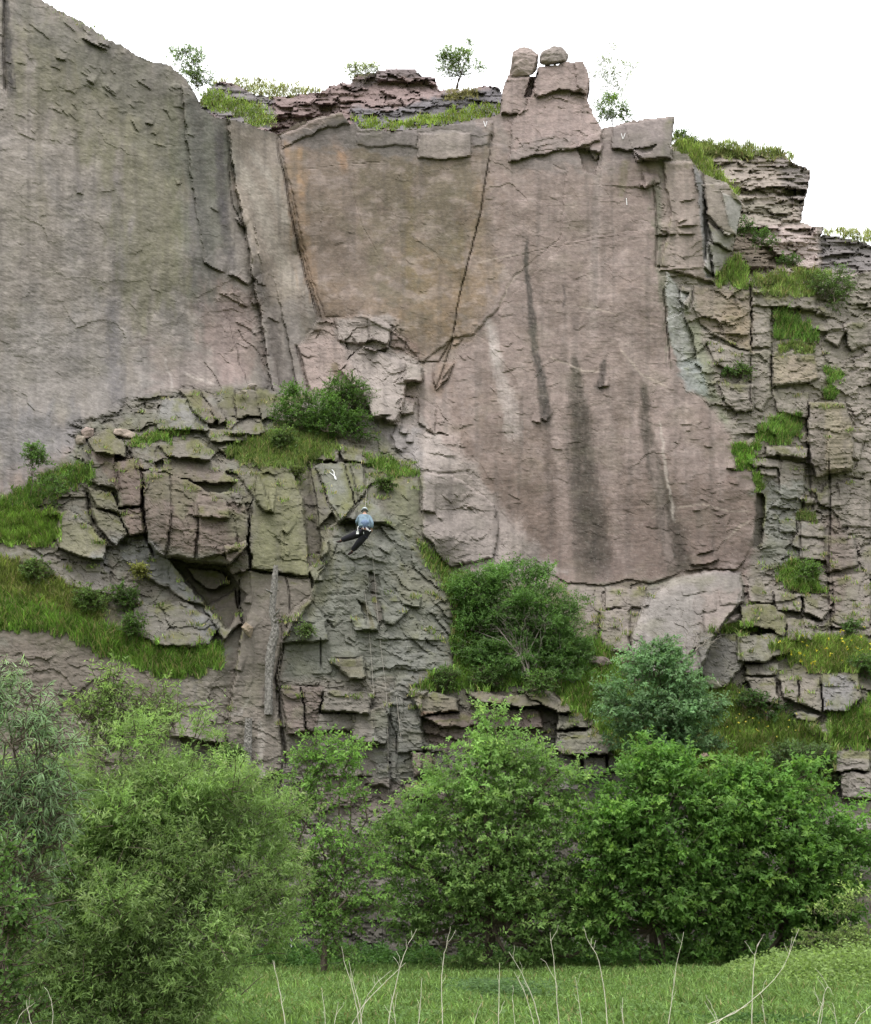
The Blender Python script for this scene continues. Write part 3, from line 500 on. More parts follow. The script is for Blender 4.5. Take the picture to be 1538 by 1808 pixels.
# ---- gentle grassy banks are smooth
BANKS = [[(0,985),(60,1000),(130,1040),(200,1075),(235,1120),(290,1145),(385,1140),(392,1172),(350,1195),(280,1190),(180,1150),(100,1110),(0,1100)],
 [(0,895),(60,905),(105,915),(100,960),(30,960),(-100,950)],[(740,960),(790,1000),(820,1020),(830,1100),(810,1110),(790,1050),(750,985)],[(800,1020),(1000,1040),(1060,1130),(1100,1200),(1070,1300),(1010,1250),(960,1212),(830,1215),(730,1215),(800,1180)],
 [(1100,1215),(1290,1215),(1340,1250),(1430,1290),(1470,1320),(1470,1400),(1350,1410),(1150,1400)],[(1400,1140),(1538,1130),(1538,1185),(1450,1185)],[(430,775),(500,760),(560,770),(600,790),(560,815),(500,825),(430,815),(400,800)]]
bank = np.zeros(PX.shape)
for b in BANKS: bank = np.maximum(bank, soft(b, 7))
OFF = OFF * (1 - .75 * bank) + .12 * fbm(PX / 25, PY / 18, 81, 3) * bank
Yd = DEP - OFF
def D(px, py):
    """surface distance at photo pixels"""
    px = np.asarray(px, float); py = np.asarray(py, float)
    i = np.clip(np.searchsorted(gx, px) - 1, 0, len(gx) - 2); j = np.clip(np.searchsorted(gy, py) - 1, 0, len(gy) - 2)
    return np.minimum(np.minimum(Yd[j, i], Yd[j, i + 1]), np.minimum(Yd[j + 1, i], Yd[j + 1, i + 1]))

# ================================================================ rock colour: pink-brown porphyry, lichens, seep stains
C = np.zeros(PX.shape + (3,))
C[:] = lin((146, 128, 118))
def paint(m, c): 
    global C
    C = C * (1 - m[..., None]) + lin(c) * m[..., None]
def pp(P, c, a=1.0, w=12, nz=.0, sx=26, sy=26, seed=0):
    m = np.zeros(PX.shape); s = box(P, w * 2 + 14)
    k = sstep(-w, w, poly_sd(WX[s], WY[s], P) + (nz * w * 2.2 * fbm(PX[s] / sx, PY[s] / sy, 90 + seed, 3) if nz else 0))
    C[s] = C[s] * (1 - (a * k)[..., None]) + lin(c) * (a * k)[..., None]
def stroke(P, w0, w1, c, a, nz=.6, seed=0, soft_=1.0):
    s = box(P, max(w0, w1) * 2 + 8); dd, sg, t = line_sd(WX[s], PY[s], P); w = w0 + (w1 - w0) * t
    n = fbm(PX[s] / 7, PY[s] / 30, 120 + seed, 3) * nz
    n = n + .55 * fbm(PX[s] / 3.5, PY[s] / 5, 130 + seed, 3)
    k = sstep(1.35, .45, dd / w + n * .6) * a * .92 * np.clip(t * 14 + .1, 0, 1) * np.clip((1 - t) * 10 + .35, 0, 1) * np.clip(1 + n * .5, .3, 1.2)
    C[s] = C[s] * (1 - k[..., None]) + lin(c) * k[..., None]
pp(REG_LEFT, (134, 124, 114), 1, 6)
pp(REG_CRAG, (140, 129, 117), 1, 6)
pp(REG_BUT, (124, 115, 103), 1, 6)
# left wall
n_l = fbm(PX / 60, PY / 160, 141, 4)
paint(m_left * sstep(-.25, .5, n_l) * .55, (118, 112, 108)); paint(m_left * sstep(.1, .6, fbm(PX / 26, PY / 14, 142, 4)) * .5, (158, 147, 138))
for P, a in (([(20,20),(200,80),(330,160),(330,320),(200,300),(60,180)], .55), ([(180,160),(330,200),(330,520),(240,560),(190,380)], .75), ([(40,60),(130,110),(120,200),(50,190)], .6), ([(270,330),(330,340),(330,480),(280,500)], .6)):
    pp(P, (116, 112, 84), a * .8, 34, 1.0, 22, 60, int(a * 10))
pp([(10,0),(260,95),(480,220),(480,300),(330,330),(240,220),(100,120)], (106, 103, 92), .6, 30, .8, 30, 40, 3)
pp([(330,180),(410,220),(405,420),(340,520),(320,300)], (104, 105, 92), .7, 20, .7, 20, 60, 4)
pp([(0,560),(150,560),(300,700),(140,750),(0,860)], (136, 129, 124), .6, 40, .8, 30, 80, 5); pp([(0,720),(130,730),(150,800),(0,870)], (114, 113, 118), .45, 24, .8, 20, 60, 6)
pp([(250,600),(420,640),(420,700),(280,700)], (142, 124, 117), .5, 22, .6, 30, 20, 7)
pp([(360,500),(440,500),(470,640),(400,680),(350,600)], (142, 118, 110), .6, 16, .6, 20, 40, 8)
for x, y0, y1, w, c, a in ((10,-8,170,9,(62,58,60),.8),(270//2,230,420,6,(108,100,98),.4),(205,300,500,9,(112,106,104),.35),(197,520,720,16,(104,100,104),.6),(340,330,560,12,(102,94,96),.55),(385,240,420,9,(92,86,92),.6),(455,600,690,8,(104,96,92),.5),(480,500,690,9,(108,98,90),.5),(505,560,690,7,(110,104,98),.4),(65,180,400,10,(120,112,88),.4),(130,90,300,8,(112,106,82),.5),(240,250,420,10,(110,104,84),.5)):
    stroke([(x, y0), (x + 4, (y0 + y1) / 2), (x + 12, y1)], w * .7, w, c, a, .9, x)
pp([(405,215),(490,240),(515,380),(540,520),(480,540),(430,400)], (146, 132, 116), .8, 10, .4, 20, 40, 9)
stroke([(412,270),(450,340),(480,420),(520,510)], 10, 16, (172, 162, 146), .55, 1.2, 10); stroke([(440,260),(480,320),(505,400)], 7, 9, (172, 164, 150), .4, 1.2, 11); stroke([(405,300),(432,370),(455,440)], 4, 6, (176, 160, 142), .6, .8, 12)
stroke([(343,150),(352,350),(378,560)], 14, 12, (92, 90, 84), .7, .8, 61); stroke([(386,215),(398,400),(410,470)], 9, 8, (84, 78, 80), .6, .8, 62); stroke([(455,470),(480,580),(505,690)], 9, 12, (96, 88, 82), .6, .8, 63); stroke([(300,160),(310,330),(318,480)], 12, 10, (104, 104, 76), .5, .9, 64); stroke([(530,520),(545,600)], 8, 8, (110, 96, 84), .5, .8, 65)
stroke([(320,655),(345,668),(385,680)], 2.5, 2, (190, 176, 166), .6, .8, 13); stroke([(290,630),(300,660),(305,690)], 2.5, 2, (175, 166, 158), .4, .8, 14)
# main slab
pp([(495,240),(870,250),(800,600),(745,640),(575,560),(520,430)], (122, 105, 89), .9, 8, .3)
pp([(620,240),(860,260),(820,500),(780,640),(690,590),(640,400)], (108, 97, 74), .7, 34, .9, 30, 60, 15)
pp([(505,250),(540,260),(545,420),(575,540),(545,520),(515,400)], (150, 118, 82), .5, 9, .8, 10, 50, 16); pp([(835,330),(900,290),(900,430),(850,600),(805,600),(815,480)], (134, 110, 80), .55, 12, .8, 14, 40, 17); pp([(560,500),(800,560),(795,610),(745,640),(690,585),(575,560)], (130, 108, 86), .6, 16, .9, 24, 16, 18)
pp([(720,440),(860,480),(800,600),(720,560)], (134, 108, 72), .5, 26, .9, 26, 26, 19); stroke([(720,300),(722,400),(725,520)], 9, 12, (112, 98, 62), .6, 1.0, 20); stroke([(815,360),(812,430),(822,520)], 7, 9, (106, 90, 56), .6, .9, 21); stroke([(585,240),(600,260),(610,300)], 9, 7, (166, 124, 84), .6, .9, 22)
stroke([(530,260),(528,300),(534,350)], 5, 6, (170, 128, 78), .5, .9, 22); stroke([(930,270),(935,340),(932,400)], 8, 6, (126, 106, 66), .6, .9, 23); stroke([(893,290),(888,380),(880,440)], 6, 8, (160, 112, 62), .6, .9, 24); stroke([(945,370),(940,420),(945,440)], 6, 6, (124, 104, 72), .4, .9, 23)
pp([(870,260),(1160,270),(1160,480),(1200,655),(1335,850),(1325,1000),(1000,1030),(870,890),(780,690),(835,590),(905,490),(860,430)], (138, 119, 110), .9, 10, .4)
paint(soft(SLAB, 10) * sstep(.0, .6, fbm(PX / 45, PY / 28, 151, 4)) * .42, (162, 143, 134)); paint(soft(SLAB, 10) * sstep(.1, .7, fbm(PX / 40, PY / 40, 152, 4)) * .5, (122, 104, 92))
pp([(860,860),(1180,850),(1340,860),(1325,1000),(1150,1030),(1000,1030),(900,950)], (122, 102, 90), .75, 30, .8, 40, 30, 25)
pp([(840,700),(960,760),(960,1000),(880,930),(820,780)], (124, 104, 90), .5, 24, .9, 26, 30, 26)
stroke([(927,412),(932,500),(945,620),(958,680),(966,760)], 4, 12, (74, 68, 62), .95, .5, 27); stroke([(966,760),(972,860),(975,960)], 9, 10, (104, 88, 78), .6, .8, 27)
stroke([(1013,622),(1020,700),(1030,820),(1055,1030)], 6, 36, (80, 72, 62), .95, .5, 28); stroke([(1068,632),(1064,668),(1056,690)], 4, 10, (76, 68, 62), .95, .6, 29); stroke([(1135,660),(1140,760),(1165,860),(1190,960),(1205,1020)], 5, 30, (78, 70, 60), .9, .5, 30); stroke([(1075,720),(1085,850),(1100,1000)], 10, 16, (160, 140, 130), .45, .7, 76); stroke([(975,700),(990,820),(1000,980)], 8, 14, (158, 138, 128), .4, .7, 77); stroke([(1150,780),(1165,880),(1185,1000)], 7, 10, (162, 142, 132), .45, .7, 78); stroke([(1240,700),(1255,850),(1270,980)], 8, 18, (116, 98, 88), .5, .8, 71); stroke([(905,740),(925,860),(945,980)], 10, 16, (112, 94, 82), .5, .8, 72); stroke([(1110,300),(1118,500),(1130,640)], 9, 10, (126, 108, 100), .4, .8, 73); stroke([(1060,280),(1050,450),(1046,600)], 8, 10, (164, 148, 140), .35, .8, 74); stroke([(790,640),(812,760),(860,860)], 8, 12, (118, 98, 84), .5, .8, 75)
stroke([(1085,700),(1095,800),(1105,960)], 5, 14, (120, 102, 92), .5, .8, 31)
stroke([(996,500),(996,520),(995,545)], 2.5, 3, (96, 84, 80), .8, .4, 32); stroke([(1100,600),(1125,640),(1180,700)], 12, 16, (168, 148, 138), .35, .9, 33)
stroke([(866,562),(880,650),(900,720),(908,780)], 7, 20, (176, 164, 156), .55, .9, 34); stroke([(862,560),(866,600),(880,650)], 6, 8, (180, 172, 166), .3, .9, 35)
stroke([(1165,740),(1175,830),(1190,920)], 2, 3, (184, 172, 158), .55, .6, 36)
for P, w in (([(968,630),(1000,642),(1030,655),(1060,656)],1.6),([(1010,540),(1050,545),(1090,555)],1.2),([(1095,615),(1115,640),(1130,660),(1180,685)],2.0),([(920,480),(900,500),(880,545)],1.4),([(840,465),(880,455),(915,448)],1.2),([(1190,897),(1240,890),(1290,903),(1325,903)],1.8),([(1325,918),(1300,935),(1280,955)],1.8),([(1150,915),(1165,905)],1.4)):
    stroke(P, w, w, (196, 178, 158), .42, .6, int(w * 10))
pp([(495,240),(620,205),(860,215),(865,260),(740,285),(640,262),(540,262)], (112, 106, 104), .7, 8, .6, 24, 12, 37); pp([(738,236),(832,232),(832,280),(738,280)], (150, 136, 126), .8, 4)
pp([(860,215),(1080,220),(1150,262),(1100,300),(900,290)], (126, 114, 110), .6, 14, .8, 26, 20, 38)
pp(REG_PIN, (152, 130, 122), .8, 8, .3); pp([(905,250),(1000,250),(1040,262),(1020,300),(900,300)], (118, 110, 104), .5, 12, .8, 20, 20, 39); pp([(1082,222),(1190,204),(1186,280),(1080,280)], (126, 114, 110), .8, 5)
stroke([(1105,280),(1100,320),(1098,350)], 7, 6, (118, 110, 78), .6, .8, 40)
pp([(1150,320),(1175,330),(1180,480),(1185,640),(1172,560),(1158,440)], (104, 104, 80), .7, 7, .8, 10, 26, 41); pp([(1170,285),(1228,285),(1245,420),(1250,500),(1165,475)], (152, 132, 122), .9, 5); pp([(1225,285),(1243,320),(1262,490),(1246,490)], (126, 126, 130), .8, 3)
pp([(1178,480),(1200,510),(1215,515),(1205,545),(1225,600),(1230,660),(1200,652),(1181,590),(1175,520)], (166, 166, 160), .95, 3); pp([(1212,545),(1235,580),(1260,660),(1280,740),(1240,700),(1215,620)], (124, 130, 98), .75, 8, .7); pp([(1200,640),(1240,640),(1250,700),(1210,690)], (138, 148, 146), .7, 6, .5)
pp([(1225,505),(1325,512),(1325,622),(1300,612),(1235,570)], (142, 124, 106), .9, 4); pp([(1280,525),(1325,560),(1325,620),(1290,605),(1275,560)], (152, 130, 98), .8, 9, .5); pp([(1365,625),(1440,630),(1445,668),(1365,680)], (154, 136, 112), .9, 3); pp([(1430,710),(1490,710),(1507,750),(1505,830),(1440,842)], (140, 126, 100), .9, 3); pp([(1428,715),(1458,720),(1458,835),(1430,840)], (132, 118, 112), .7, 4)
pp([(1240,326),(1285,322),(1312,360),(1300,414),(1250,400)], (142, 128, 116), .9, 3); pp([(1275,338),(1312,360),(1300,414),(1290,400)], (158, 156, 150), .8, 3); pp([(1250,400),(1296,416),(1270,485),(1243,480)], (156, 152, 146), .8, 5)
pp([(1340,850),(1420,850),(1400,1000),(1340,1000)], (132, 136, 128), .7, 14, .6); pp([(1335,868),(1352,872),(1346,965),(1331,968)], (96, 88, 76), .9, 2); pp([(1346,868),(1354,872),(1350,930),(1346,930)], (128, 136, 62), .8, 2)  # dark strip: shade of the turned slab edge painted into its colour
pp([(1460,900),(1500,940),(1510,1000),(1470,1100),(1455,1000)], (134, 112, 102), .7, 8, .5); pp([(1500,560),(1538,560),(1538,1100),(1510,1000)], (150, 136, 126), .6, 16, .8)
# fresh pale scar in the corner
pp([(590,560),(690,560),(747,650),(715,700),(760,760),(840,830),(880,900),(960,985),(1000,1010),(790,1005),(740,930),(742,840),(650,740),(600,640)], (152, 140, 131), .9, 7, .5); pp([(645,740),(740,760),(745,850),(680,800)], (136, 130, 128), .7, 12, .6)
pp([(525,610),(600,604),(640,690),(545,696)], (158, 138, 128), .8, 7, .4); pp([(800,770),(860,850),(960,980),(900,1000),(860,930),(790,830)], (160, 144, 134), .5, 12, .8); pp([(690,575),(740,610),(745,640),(700,620)], (120, 96, 84), .7, 6, .5); pp([(770,640),(800,640),(780,700),(760,690)], (124, 100, 78), .6, 6, .5)
stroke([(590,640),(592,650),(596,662)], 7, 7, (116, 100, 62), .8, .3, 44)
# buttress
pp([(560,990),(640,880),(700,910),(810,1040),(800,1190),(500,1200),(500,1130)], (118, 122, 110), .85, 12, .4); paint(m_but * sstep(.05, .6, fbm(PX / 38, PY / 30, 161, 4)) * .45, (134, 136, 124))
pp([(455,830),(512,820),(545,1000),(550,1060),(500,1010),(445,1005)], (122, 122, 72), .85, 8, .6, 20, 50, 45); pp([(440,850),(545,860),(600,940),(570,1060),(450,1000)], (126, 124, 74), .5, 30, .9, 20, 50, 46)
pp([(556,822),(606,814),(626,890),(600,925),(574,860)], (128, 132, 118), .8, 5); stroke([(630,860),(610,895),(590,915)], 8, 8, (124, 124, 66), .6, .7, 47); pp([(680,870),(745,840),(745,960),(790,1000),(700,930)], (120, 122, 82), .75, 12, .7, 20, 40, 48)
pp([(513,815),(545,815),(568,990),(546,1000),(540,900)], (104, 92, 82), .85, 4); pp([(608,818),(668,822),(668,870),(627,888)], (118, 118, 94), .8, 6)
pp([(690,1000),(790,1010),(800,1080),(720,1050)], (116, 110, 84), .5, 12, .8); pp([(590,1160),(640,1160),(642,1196),(600,1190)], (110, 96, 74), .7, 5); stroke([(640,1062),(650,1085),(658,1110)], 5, 4, (112, 104, 58), .8, .4, 49); stroke([(655,1015),(662,1050),(672,1100)], 6, 6, (98, 84, 78), .8, .4, 50)
pp([(425,1006),(548,1022),(550,1060),(500,1130),(497,1360),(400,1380),(390,1250),(428,1100)], (142, 128, 116), .9, 6, .3); pp([(495,1200),(700,1220),(720,1500),(490,1500)], (126, 117, 108), .7, 14, .5); pp([(495,1210),(570,1212),(556,1295),(505,1298)], (120, 98, 92), .8, 4); pp([(690,1130),(760,1140),(750,1400),(690,1400)], (124, 126, 120), .7, 14, .6); pp([(660,1260),(700,1250),(705,1400),(665,1390)], (120, 126, 118), .5, 8, .8)
stroke([(462,1270),(460,1330),(465,1400)], 5, 8, (206, 196, 184), .5, 1.0, 51); stroke([(440,1230),(425,1260),(360,1265)], 3, 3, (200, 192, 182), .5, 1.0, 52); stroke([(335,1250),(330,1300)], 8, 10, (150, 142, 136), .5, 1.0, 53); pp([(300,1200),(400,1190),(420,1310),(320,1310)], (140, 128, 116), .7, 14, .6)
for x, y0, y1 in ((300,1195,1290),(318,1200,1270),(345,1195,1240),(60,1110,1200),(30,1105,1170),(20,1120,1230)): stroke([(x, y0), (x + 1, y1)], 4, 5, (92, 88, 86), .6, .9, x)
pp([(160,1110),(0,1105),(0,1420),(300,1420),(310,1200)], (132, 114, 102), .75, 14, .6); pp([(250,838),(300,830),(440,900),(430,990),(262,960)], (122, 98, 90), .85, 8, .4); pp([(285,802),(400,836),(420,856),(300,850)], (122, 98, 90), .6, 5)
pp([(157,795),(252,812),(258,945),(228,948),(205,866)], (130, 104, 96), .9, 4); pp([(252,832),(330,850),(345,880),(320,920),(290,880),(256,880)], (112, 104, 74), .75, 8, .7); pp([(340,900),(410,895),(420,960),(380,985)], (130, 108, 98), .6, 8, .4); pp([(395,905),(440,905),(430,960),(405,950)], (112, 112, 72), .7, 8, .6)
pp([(75,906),(160,930),(187,960),(150,986),(105,966)], (124, 120, 86), .9, 4); pp([(150,850),(212,870),(226,945),(165,925)], (126, 120, 90), .8, 5); pp([(155,776),(190,758),(221,785),(222,806),(165,796)], (116, 110, 74), .85, 4); pp([(300,988),(436,1002),(430,1100),(400,1112)], (104, 88, 78), .7, 8, .5); stroke([(345,1020),(365,1060),(395,1110)], 6, 6, (112, 112, 68), .7, .6, 54)
pp([(200,955),(260,950),(300,990),(385,1100),(340,1062),(232,1004)], (132, 134, 136), .8, 8, .5); pp([(165,985),(200,975),(190,1010),(160,1025)], (164, 166, 170), .7, 8, .5); pp([(236,1075),(330,1062),(387,1105),(366,1145),(232,1122)], (122, 116, 106), .9, 4); pp([(330,1070),(387,1105),(366,1140)], (128, 130, 136), .7, 8)
pp([(0,960),(80,985),(190,1000),(190,1060),(60,1000)], (146, 136, 128), .8, 8, .5); pp([(415,690),(459,690),(462,740),(417,737)], (112, 104, 78), .8, 4); pp([(452,690),(486,695),(484,740)], (138, 130, 112), .8, 4); pp([(272,745),(290,705),(330,703),(370,760),(280,758)], (144, 142, 140), .85, 4); pp([(318,686),(348,690),(400,745),(370,750)], (126, 112, 92), .8, 4); pp([(340,775),(436,762),(436,800),(380,812)], (136, 132, 106), .7, 6)
pp([(722,1220),(812,1235),(812,1256),(745,1262)], (120, 108, 84), .8, 4); stroke([(742,1259),(770,1262),(806,1256)], 4, 4, (150, 106, 74), .9, .3, 55); pp([(745,1262),(960,1255),(960,1300),(790,1330),(755,1310)], (134, 110, 102), .9, 6); pp([(822,1222),(960,1214),(1016,1256),(890,1250)], (112, 98, 84), .85, 4); pp([(980,1260),(1038,1262),(1086,1316),(1000,1333)], (126, 122, 104), .9, 5); pp([(980,1333),(1102,1334),(1100,1440),(985,1440)], (138, 130, 126), .8, 6)
pp([(725,1330),(768,1330),(768,1371),(730,1371)], (132, 110, 98), .9, 3); pp([(560,1370),(800,1380),(790,1440),(560,1440)], (118, 96, 90), .6, 8, .5)
paint(domem * .9, (140, 129, 124)); pp([(1112,1150),(1118,1090),(1150,1045),(1200,1022),(1190,1050),(1150,1090),(1135,1150)], (186, 174, 166), .5, 8, .8); stroke([(1120,1155),(1121,1095),(1150,1050),(1200,1024),(1260,1014)], 8, 6, (178, 166, 158), .6, .8, 82); pp([(1225,1045),(1305,1040),(1300,1085),(1250,1120),(1225,1100)], (156, 134, 126), .6, 6, .6); pp([(1140,1060),(1235,1030),(1240,1090),(1200,1150),(1130,1160)], (150, 142, 138), .6, 10, .6); pp([(1000,1030),(1140,1040),(1112,1152),(1000,1140)], (156, 140, 130), .8, 6, .4)  # pale left arc and rim stroke: lit edge painted in to round the dome
pp([(1308,1070),(1360,1067),(1386,1086),(1384,1122),(1310,1106)], (114, 112, 62), .85, 6, .5); pp([(1236,1122),(1303,1118),(1312,1172),(1280,1216),(1236,1192)], (128, 124, 118), .9, 3); pp([(1302,1122),(1380,1116),(1396,1150),(1304,1166)], (144, 138, 122), .9, 4); pp([(1315,1196),(1450,1196),(1450,1256),(1340,1241)], (142, 130, 116), .8, 5); pp([(1452,1192),(1520,1186),(1500,1256),(1453,1256)], (134, 130, 132), .9, 4)
pp([(1480,1320),(1538,1326),(1538,1470),(1460,1460)], (150, 138, 130), .8, 8)
pp([(-240,1560),(1780,1560),(1780,1800),(-240,1800)], (78, 72, 68), .7, 50, .6, 40, 30, 81)  # wall foot darkened: shade beneath the trees painted into the rock
pp([(588,920),(665,935),(700,980),(665,1010),(600,990)], (134, 136, 126), .7, 14, .6)
# soil below turf
for q_, (lab_, P_, n_, h_, c_, d_, f_) in enumerate(PATCH):
    if f_ is DD: pp(P_, (96, 90, 62), .8, 13, 1.0, 12, 8, q_)
for b in BANKS: pp(b, (104, 98, 66), .9, 5, .4, 14, 10, 60)
# damp weathered joints (dirt and black lichen live in them)
# overall mottling
C *= (1 + .11 * fbm(PX / 4.6, PY / 3.6, 171, 2) + .12 * fbm(PX / 90, PY / 60, 172, 4) + .10 * fbm(PX / 18, PY / 9, 173, 4) + .08 * fbm(PX / 9, PY / 60, 175, 3))[..., None]
lt_ = sstep(.2, .8, fbm(PX / 11 + PY / 60, PY / 5 - PX / 60, 176, 4)) * .15; C = C * (1 - lt_[..., None]) + lin((176, 164, 154)) * lt_[..., None]
dk_ = sstep(.3, .8, fbm(PX / 9, PY / 5, 177, 4)) * .20 + sstep(.1, .7, fbm(PX / 16, PY / 260, 178, 4)) * .26; C = C * (1 - dk_[..., None]) + lin((84, 78, 72)) * dk_[..., None]
gm = sstep(.15, .7, fbm(PX / 70, PY / 55, 174, 4)) * (.22 * m_but + .12 * m_crag + .10)
C = C * (1 - gm[..., None]) + lin((116, 116, 76)) * gm[..., None]
LM = (C @ np.array([.25, .6, .15]))[..., None]; C = LM + (C - LM) * SATR
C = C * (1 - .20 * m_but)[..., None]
# fine striations: slanting on the side wall, level on the slab
ua, ub = PX * .90 + PY * .42, -PX * .42 + PY * .90
st1 = fbm(ua / 16, ub / 3.2, 191, 3); st2 = fbm(PX / 13 + PY / 90, PY / 3.0, 192, 3)
C = C * (1 + .13 * st1 * m_left + .08 * st2 * (1 - m_left))[..., None]
OFF += .008 * st1 * m_left + .005 * st2 * (1 - m_left); Yd = DEP - OFF
kb = (.24 * m_but + .18 * m_crag)[..., None]; C = C * (1 - kb) + lin((112, 111, 98)) * kb
LEDGE = np.zeros(PX.shape); LEDGE[6:] = np.clip((Yd[:-6] - Yd[6:]) / .35 - .35, 0, 1); LEDGE *= np.maximum(m_but, m_crag) * (PY < 1450) * (1 - domem)
km = (LEDGE * sstep(-.2, .5, fbm(PX / 30, PY / 30, 195, 3)) * .6)[..., None]; C = C * (1 - km) + lin((96, 98, 56)) * km
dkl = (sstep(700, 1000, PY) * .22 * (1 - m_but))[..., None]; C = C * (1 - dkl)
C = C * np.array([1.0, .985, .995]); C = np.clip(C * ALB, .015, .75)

# ---- silhouette of the front sheet
SIL = [(-240,-140),(-60,-140),(40,-30),(62,-8),(100,14),(150,40),(190,68),(212,76),(240,95),(270,108),(300,114),(325,135),(345,165),(355,188),(380,205),(430,214),(470,230),(492,236),(520,218),(570,204),(604,196),(614,214),(640,226),(700,232),(740,226),(800,218),(850,208),(884,200),(886,160),(896,130),(945,132),(950,118),(990,110),(1030,106),(1040,128),(1044,150),(1037,172),(1048,200),(1063,226),(1080,222),(1120,211),(1192,205),(1188,240),(1186,262),(1215,272),(1235,300),(1262,314),(1285,322),(1312,358),(1302,414),(1294,446),(1270,486),(1262,500),(1326,498),(1345,500),(1390,516),(1440,520),(1478,490),(1538,478),(1780,470),(1780,1780),(-240,1780)]
sdS = poly_sd(PX + 1.5 * perlin(PX / 9, PY / 9, 181), PY + 2.2 * fbm(PX / 11, PY / 30, 182, 3), SIL)
inside = sdS > 0

def sheet(name_label, PXs, PYs, Ys, Cs, insd, sect, blocks, names, back=6.0, mat=None):
    """split a rock sheet into its sections and the rock blocks that can be told apart"""
    V = at(PXs, PYs, Ys); H, Wd = PXs.shape; idx = np.arange(H * Wd).reshape(H, Wd)
    cell = insd[:-1, :-1] & insd[1:, :-1] & insd[:-1, 1:] & insd[1:, 1:]
    q = np.stack([idx[:-1, :-1], idx[1:, :-1], idx[1:, 1:], idx[:-1, 1:]], -1)
    sc = sect[:-1, :-1]; bl = blocks[:-1, :-1]
    Vf = V.reshape(-1, 3); Cf = Cs.reshape(-1, 3)
    parents = {}
    for k, nm in enumerate(names):
        m = cell & (sc == k) & (bl == 0)
        f = q[m]
        # the broken rock behind the rim: top edge runs back into the hill
        top = np.zeros_like(cell); top[1:] = cell[1:] & ~cell[:-1]; top &= (sc == k)
        jj, ii = np.nonzero(top); a = idx[jj, ii]; b = idx[jj, ii + 1]
        lft = np.zeros_like(cell); lft[:, :-1] = cell[:, :-1] & ~cell[:, 1:]; lft &= (sc == k); j2, i2 = np.nonzero(lft)
        a = np.concatenate([a, idx[j2, i2 + 1]]); b = np.concatenate([b, idx[j2 + 1, i2 + 1]])
        rgt = np.zeros_like(cell); rgt[:, 1:] = cell[:, 1:] & ~cell[:, :-1]; rgt &= (sc == k); j3, i3 = np.nonzero(rgt)
        a = np.concatenate([a, idx[j3 + 1, i3]]); b = np.concatenate([b, idx[j3, i3]])
        n0 = len(Vf)
        u, inv = np.unique(f, return_inverse=True)
        VV = Vf[u]; CC = Cf[u]; FF = inv.reshape(f.shape)
        if len(a):
            A = Vf[a]; B = Vf[b]; o = len(VV); n = len(a); bk = np.array([0, back, 0.12 * back])
            cr = Cf[a] * .9
            VV = np.concatenate([VV, A, B, B + bk, A + bk]); CC = np.concatenate([CC, cr, cr, cr, cr])
            r = np.arange(n); FF = np.concatenate([FF, np.stack([o + r, o + n + r, o + 2 * n + r, o + 3 * n + r], -1)])
        o = mesh_obj(nm, VV, FF, mat or M_ROCK, None, CC); o['kind'] = 'structure'; parents[k] = o
    ids = np.unique(bl[cell & (bl > 0)])
    flat = np.where(cell, bl, 0).ravel(); order = np.argsort(flat, kind='stable'); srt = flat[order]; qf = q.reshape(-1, 4); scf = sc.ravel()
    for i in ids:
        a, b = np.searchsorted(srt, i), np.searchsorted(srt, i, 'right'); sel_ = order[a:b]
        k = int(np.bincount(scf[sel_]).argmax()); f = qf[sel_]
        u, inv = np.unique(f, return_inverse=True)
        mesh_obj('rock_block', Vf[u], inv.reshape(f.shape), mat or M_ROCK, parents[k], Cf[u])
    return parents

SEC = np.zeros(PX.shape, np.int32)
SEC[poly_sd(WX, WY, REG_LEFT) > 0] = 1; SEC[poly_sd(WX, WY, REG_CRAG) > 0] = 2; SEC[poly_sd(WX, WY, REG_BUT) > 0] = 3; SEC[poly_sd(PX, PY, REG_PIN) > 0] = 4
# jointed cells large enough to pick apart become blocks too
BL = LAB.copy()
cm = (BL == 0) & (rough > .45) & (bank < .3) & (m_dia < .5) & (PY < 1480) & (PX > -8) & (PX < 1546)
ids = big[0]; uq, inv, cnt = np.unique(np.where(cm, ids, -1).ravel(), return_inverse=True, return_counts=True)
good = np.where((cnt > 90) & (uq >= 0))[0]; good = good[np.argsort(-cnt[good])][:330]
mp_ = np.zeros(len(uq), np.int32); mp_[good] = np.arange(len(good)) + nb_lab + 1
v = mp_[inv].reshape(PX.shape); BL = np.where(cm & (v > 0), v, BL)
CLIFF = sheet('cliff', PX, PY, Yd, C, inside, SEC, BL, ['cliff_slab', 'cliff_side_wall', 'cliff_crag', 'cliff_buttress', 'rock_pinnacle'])
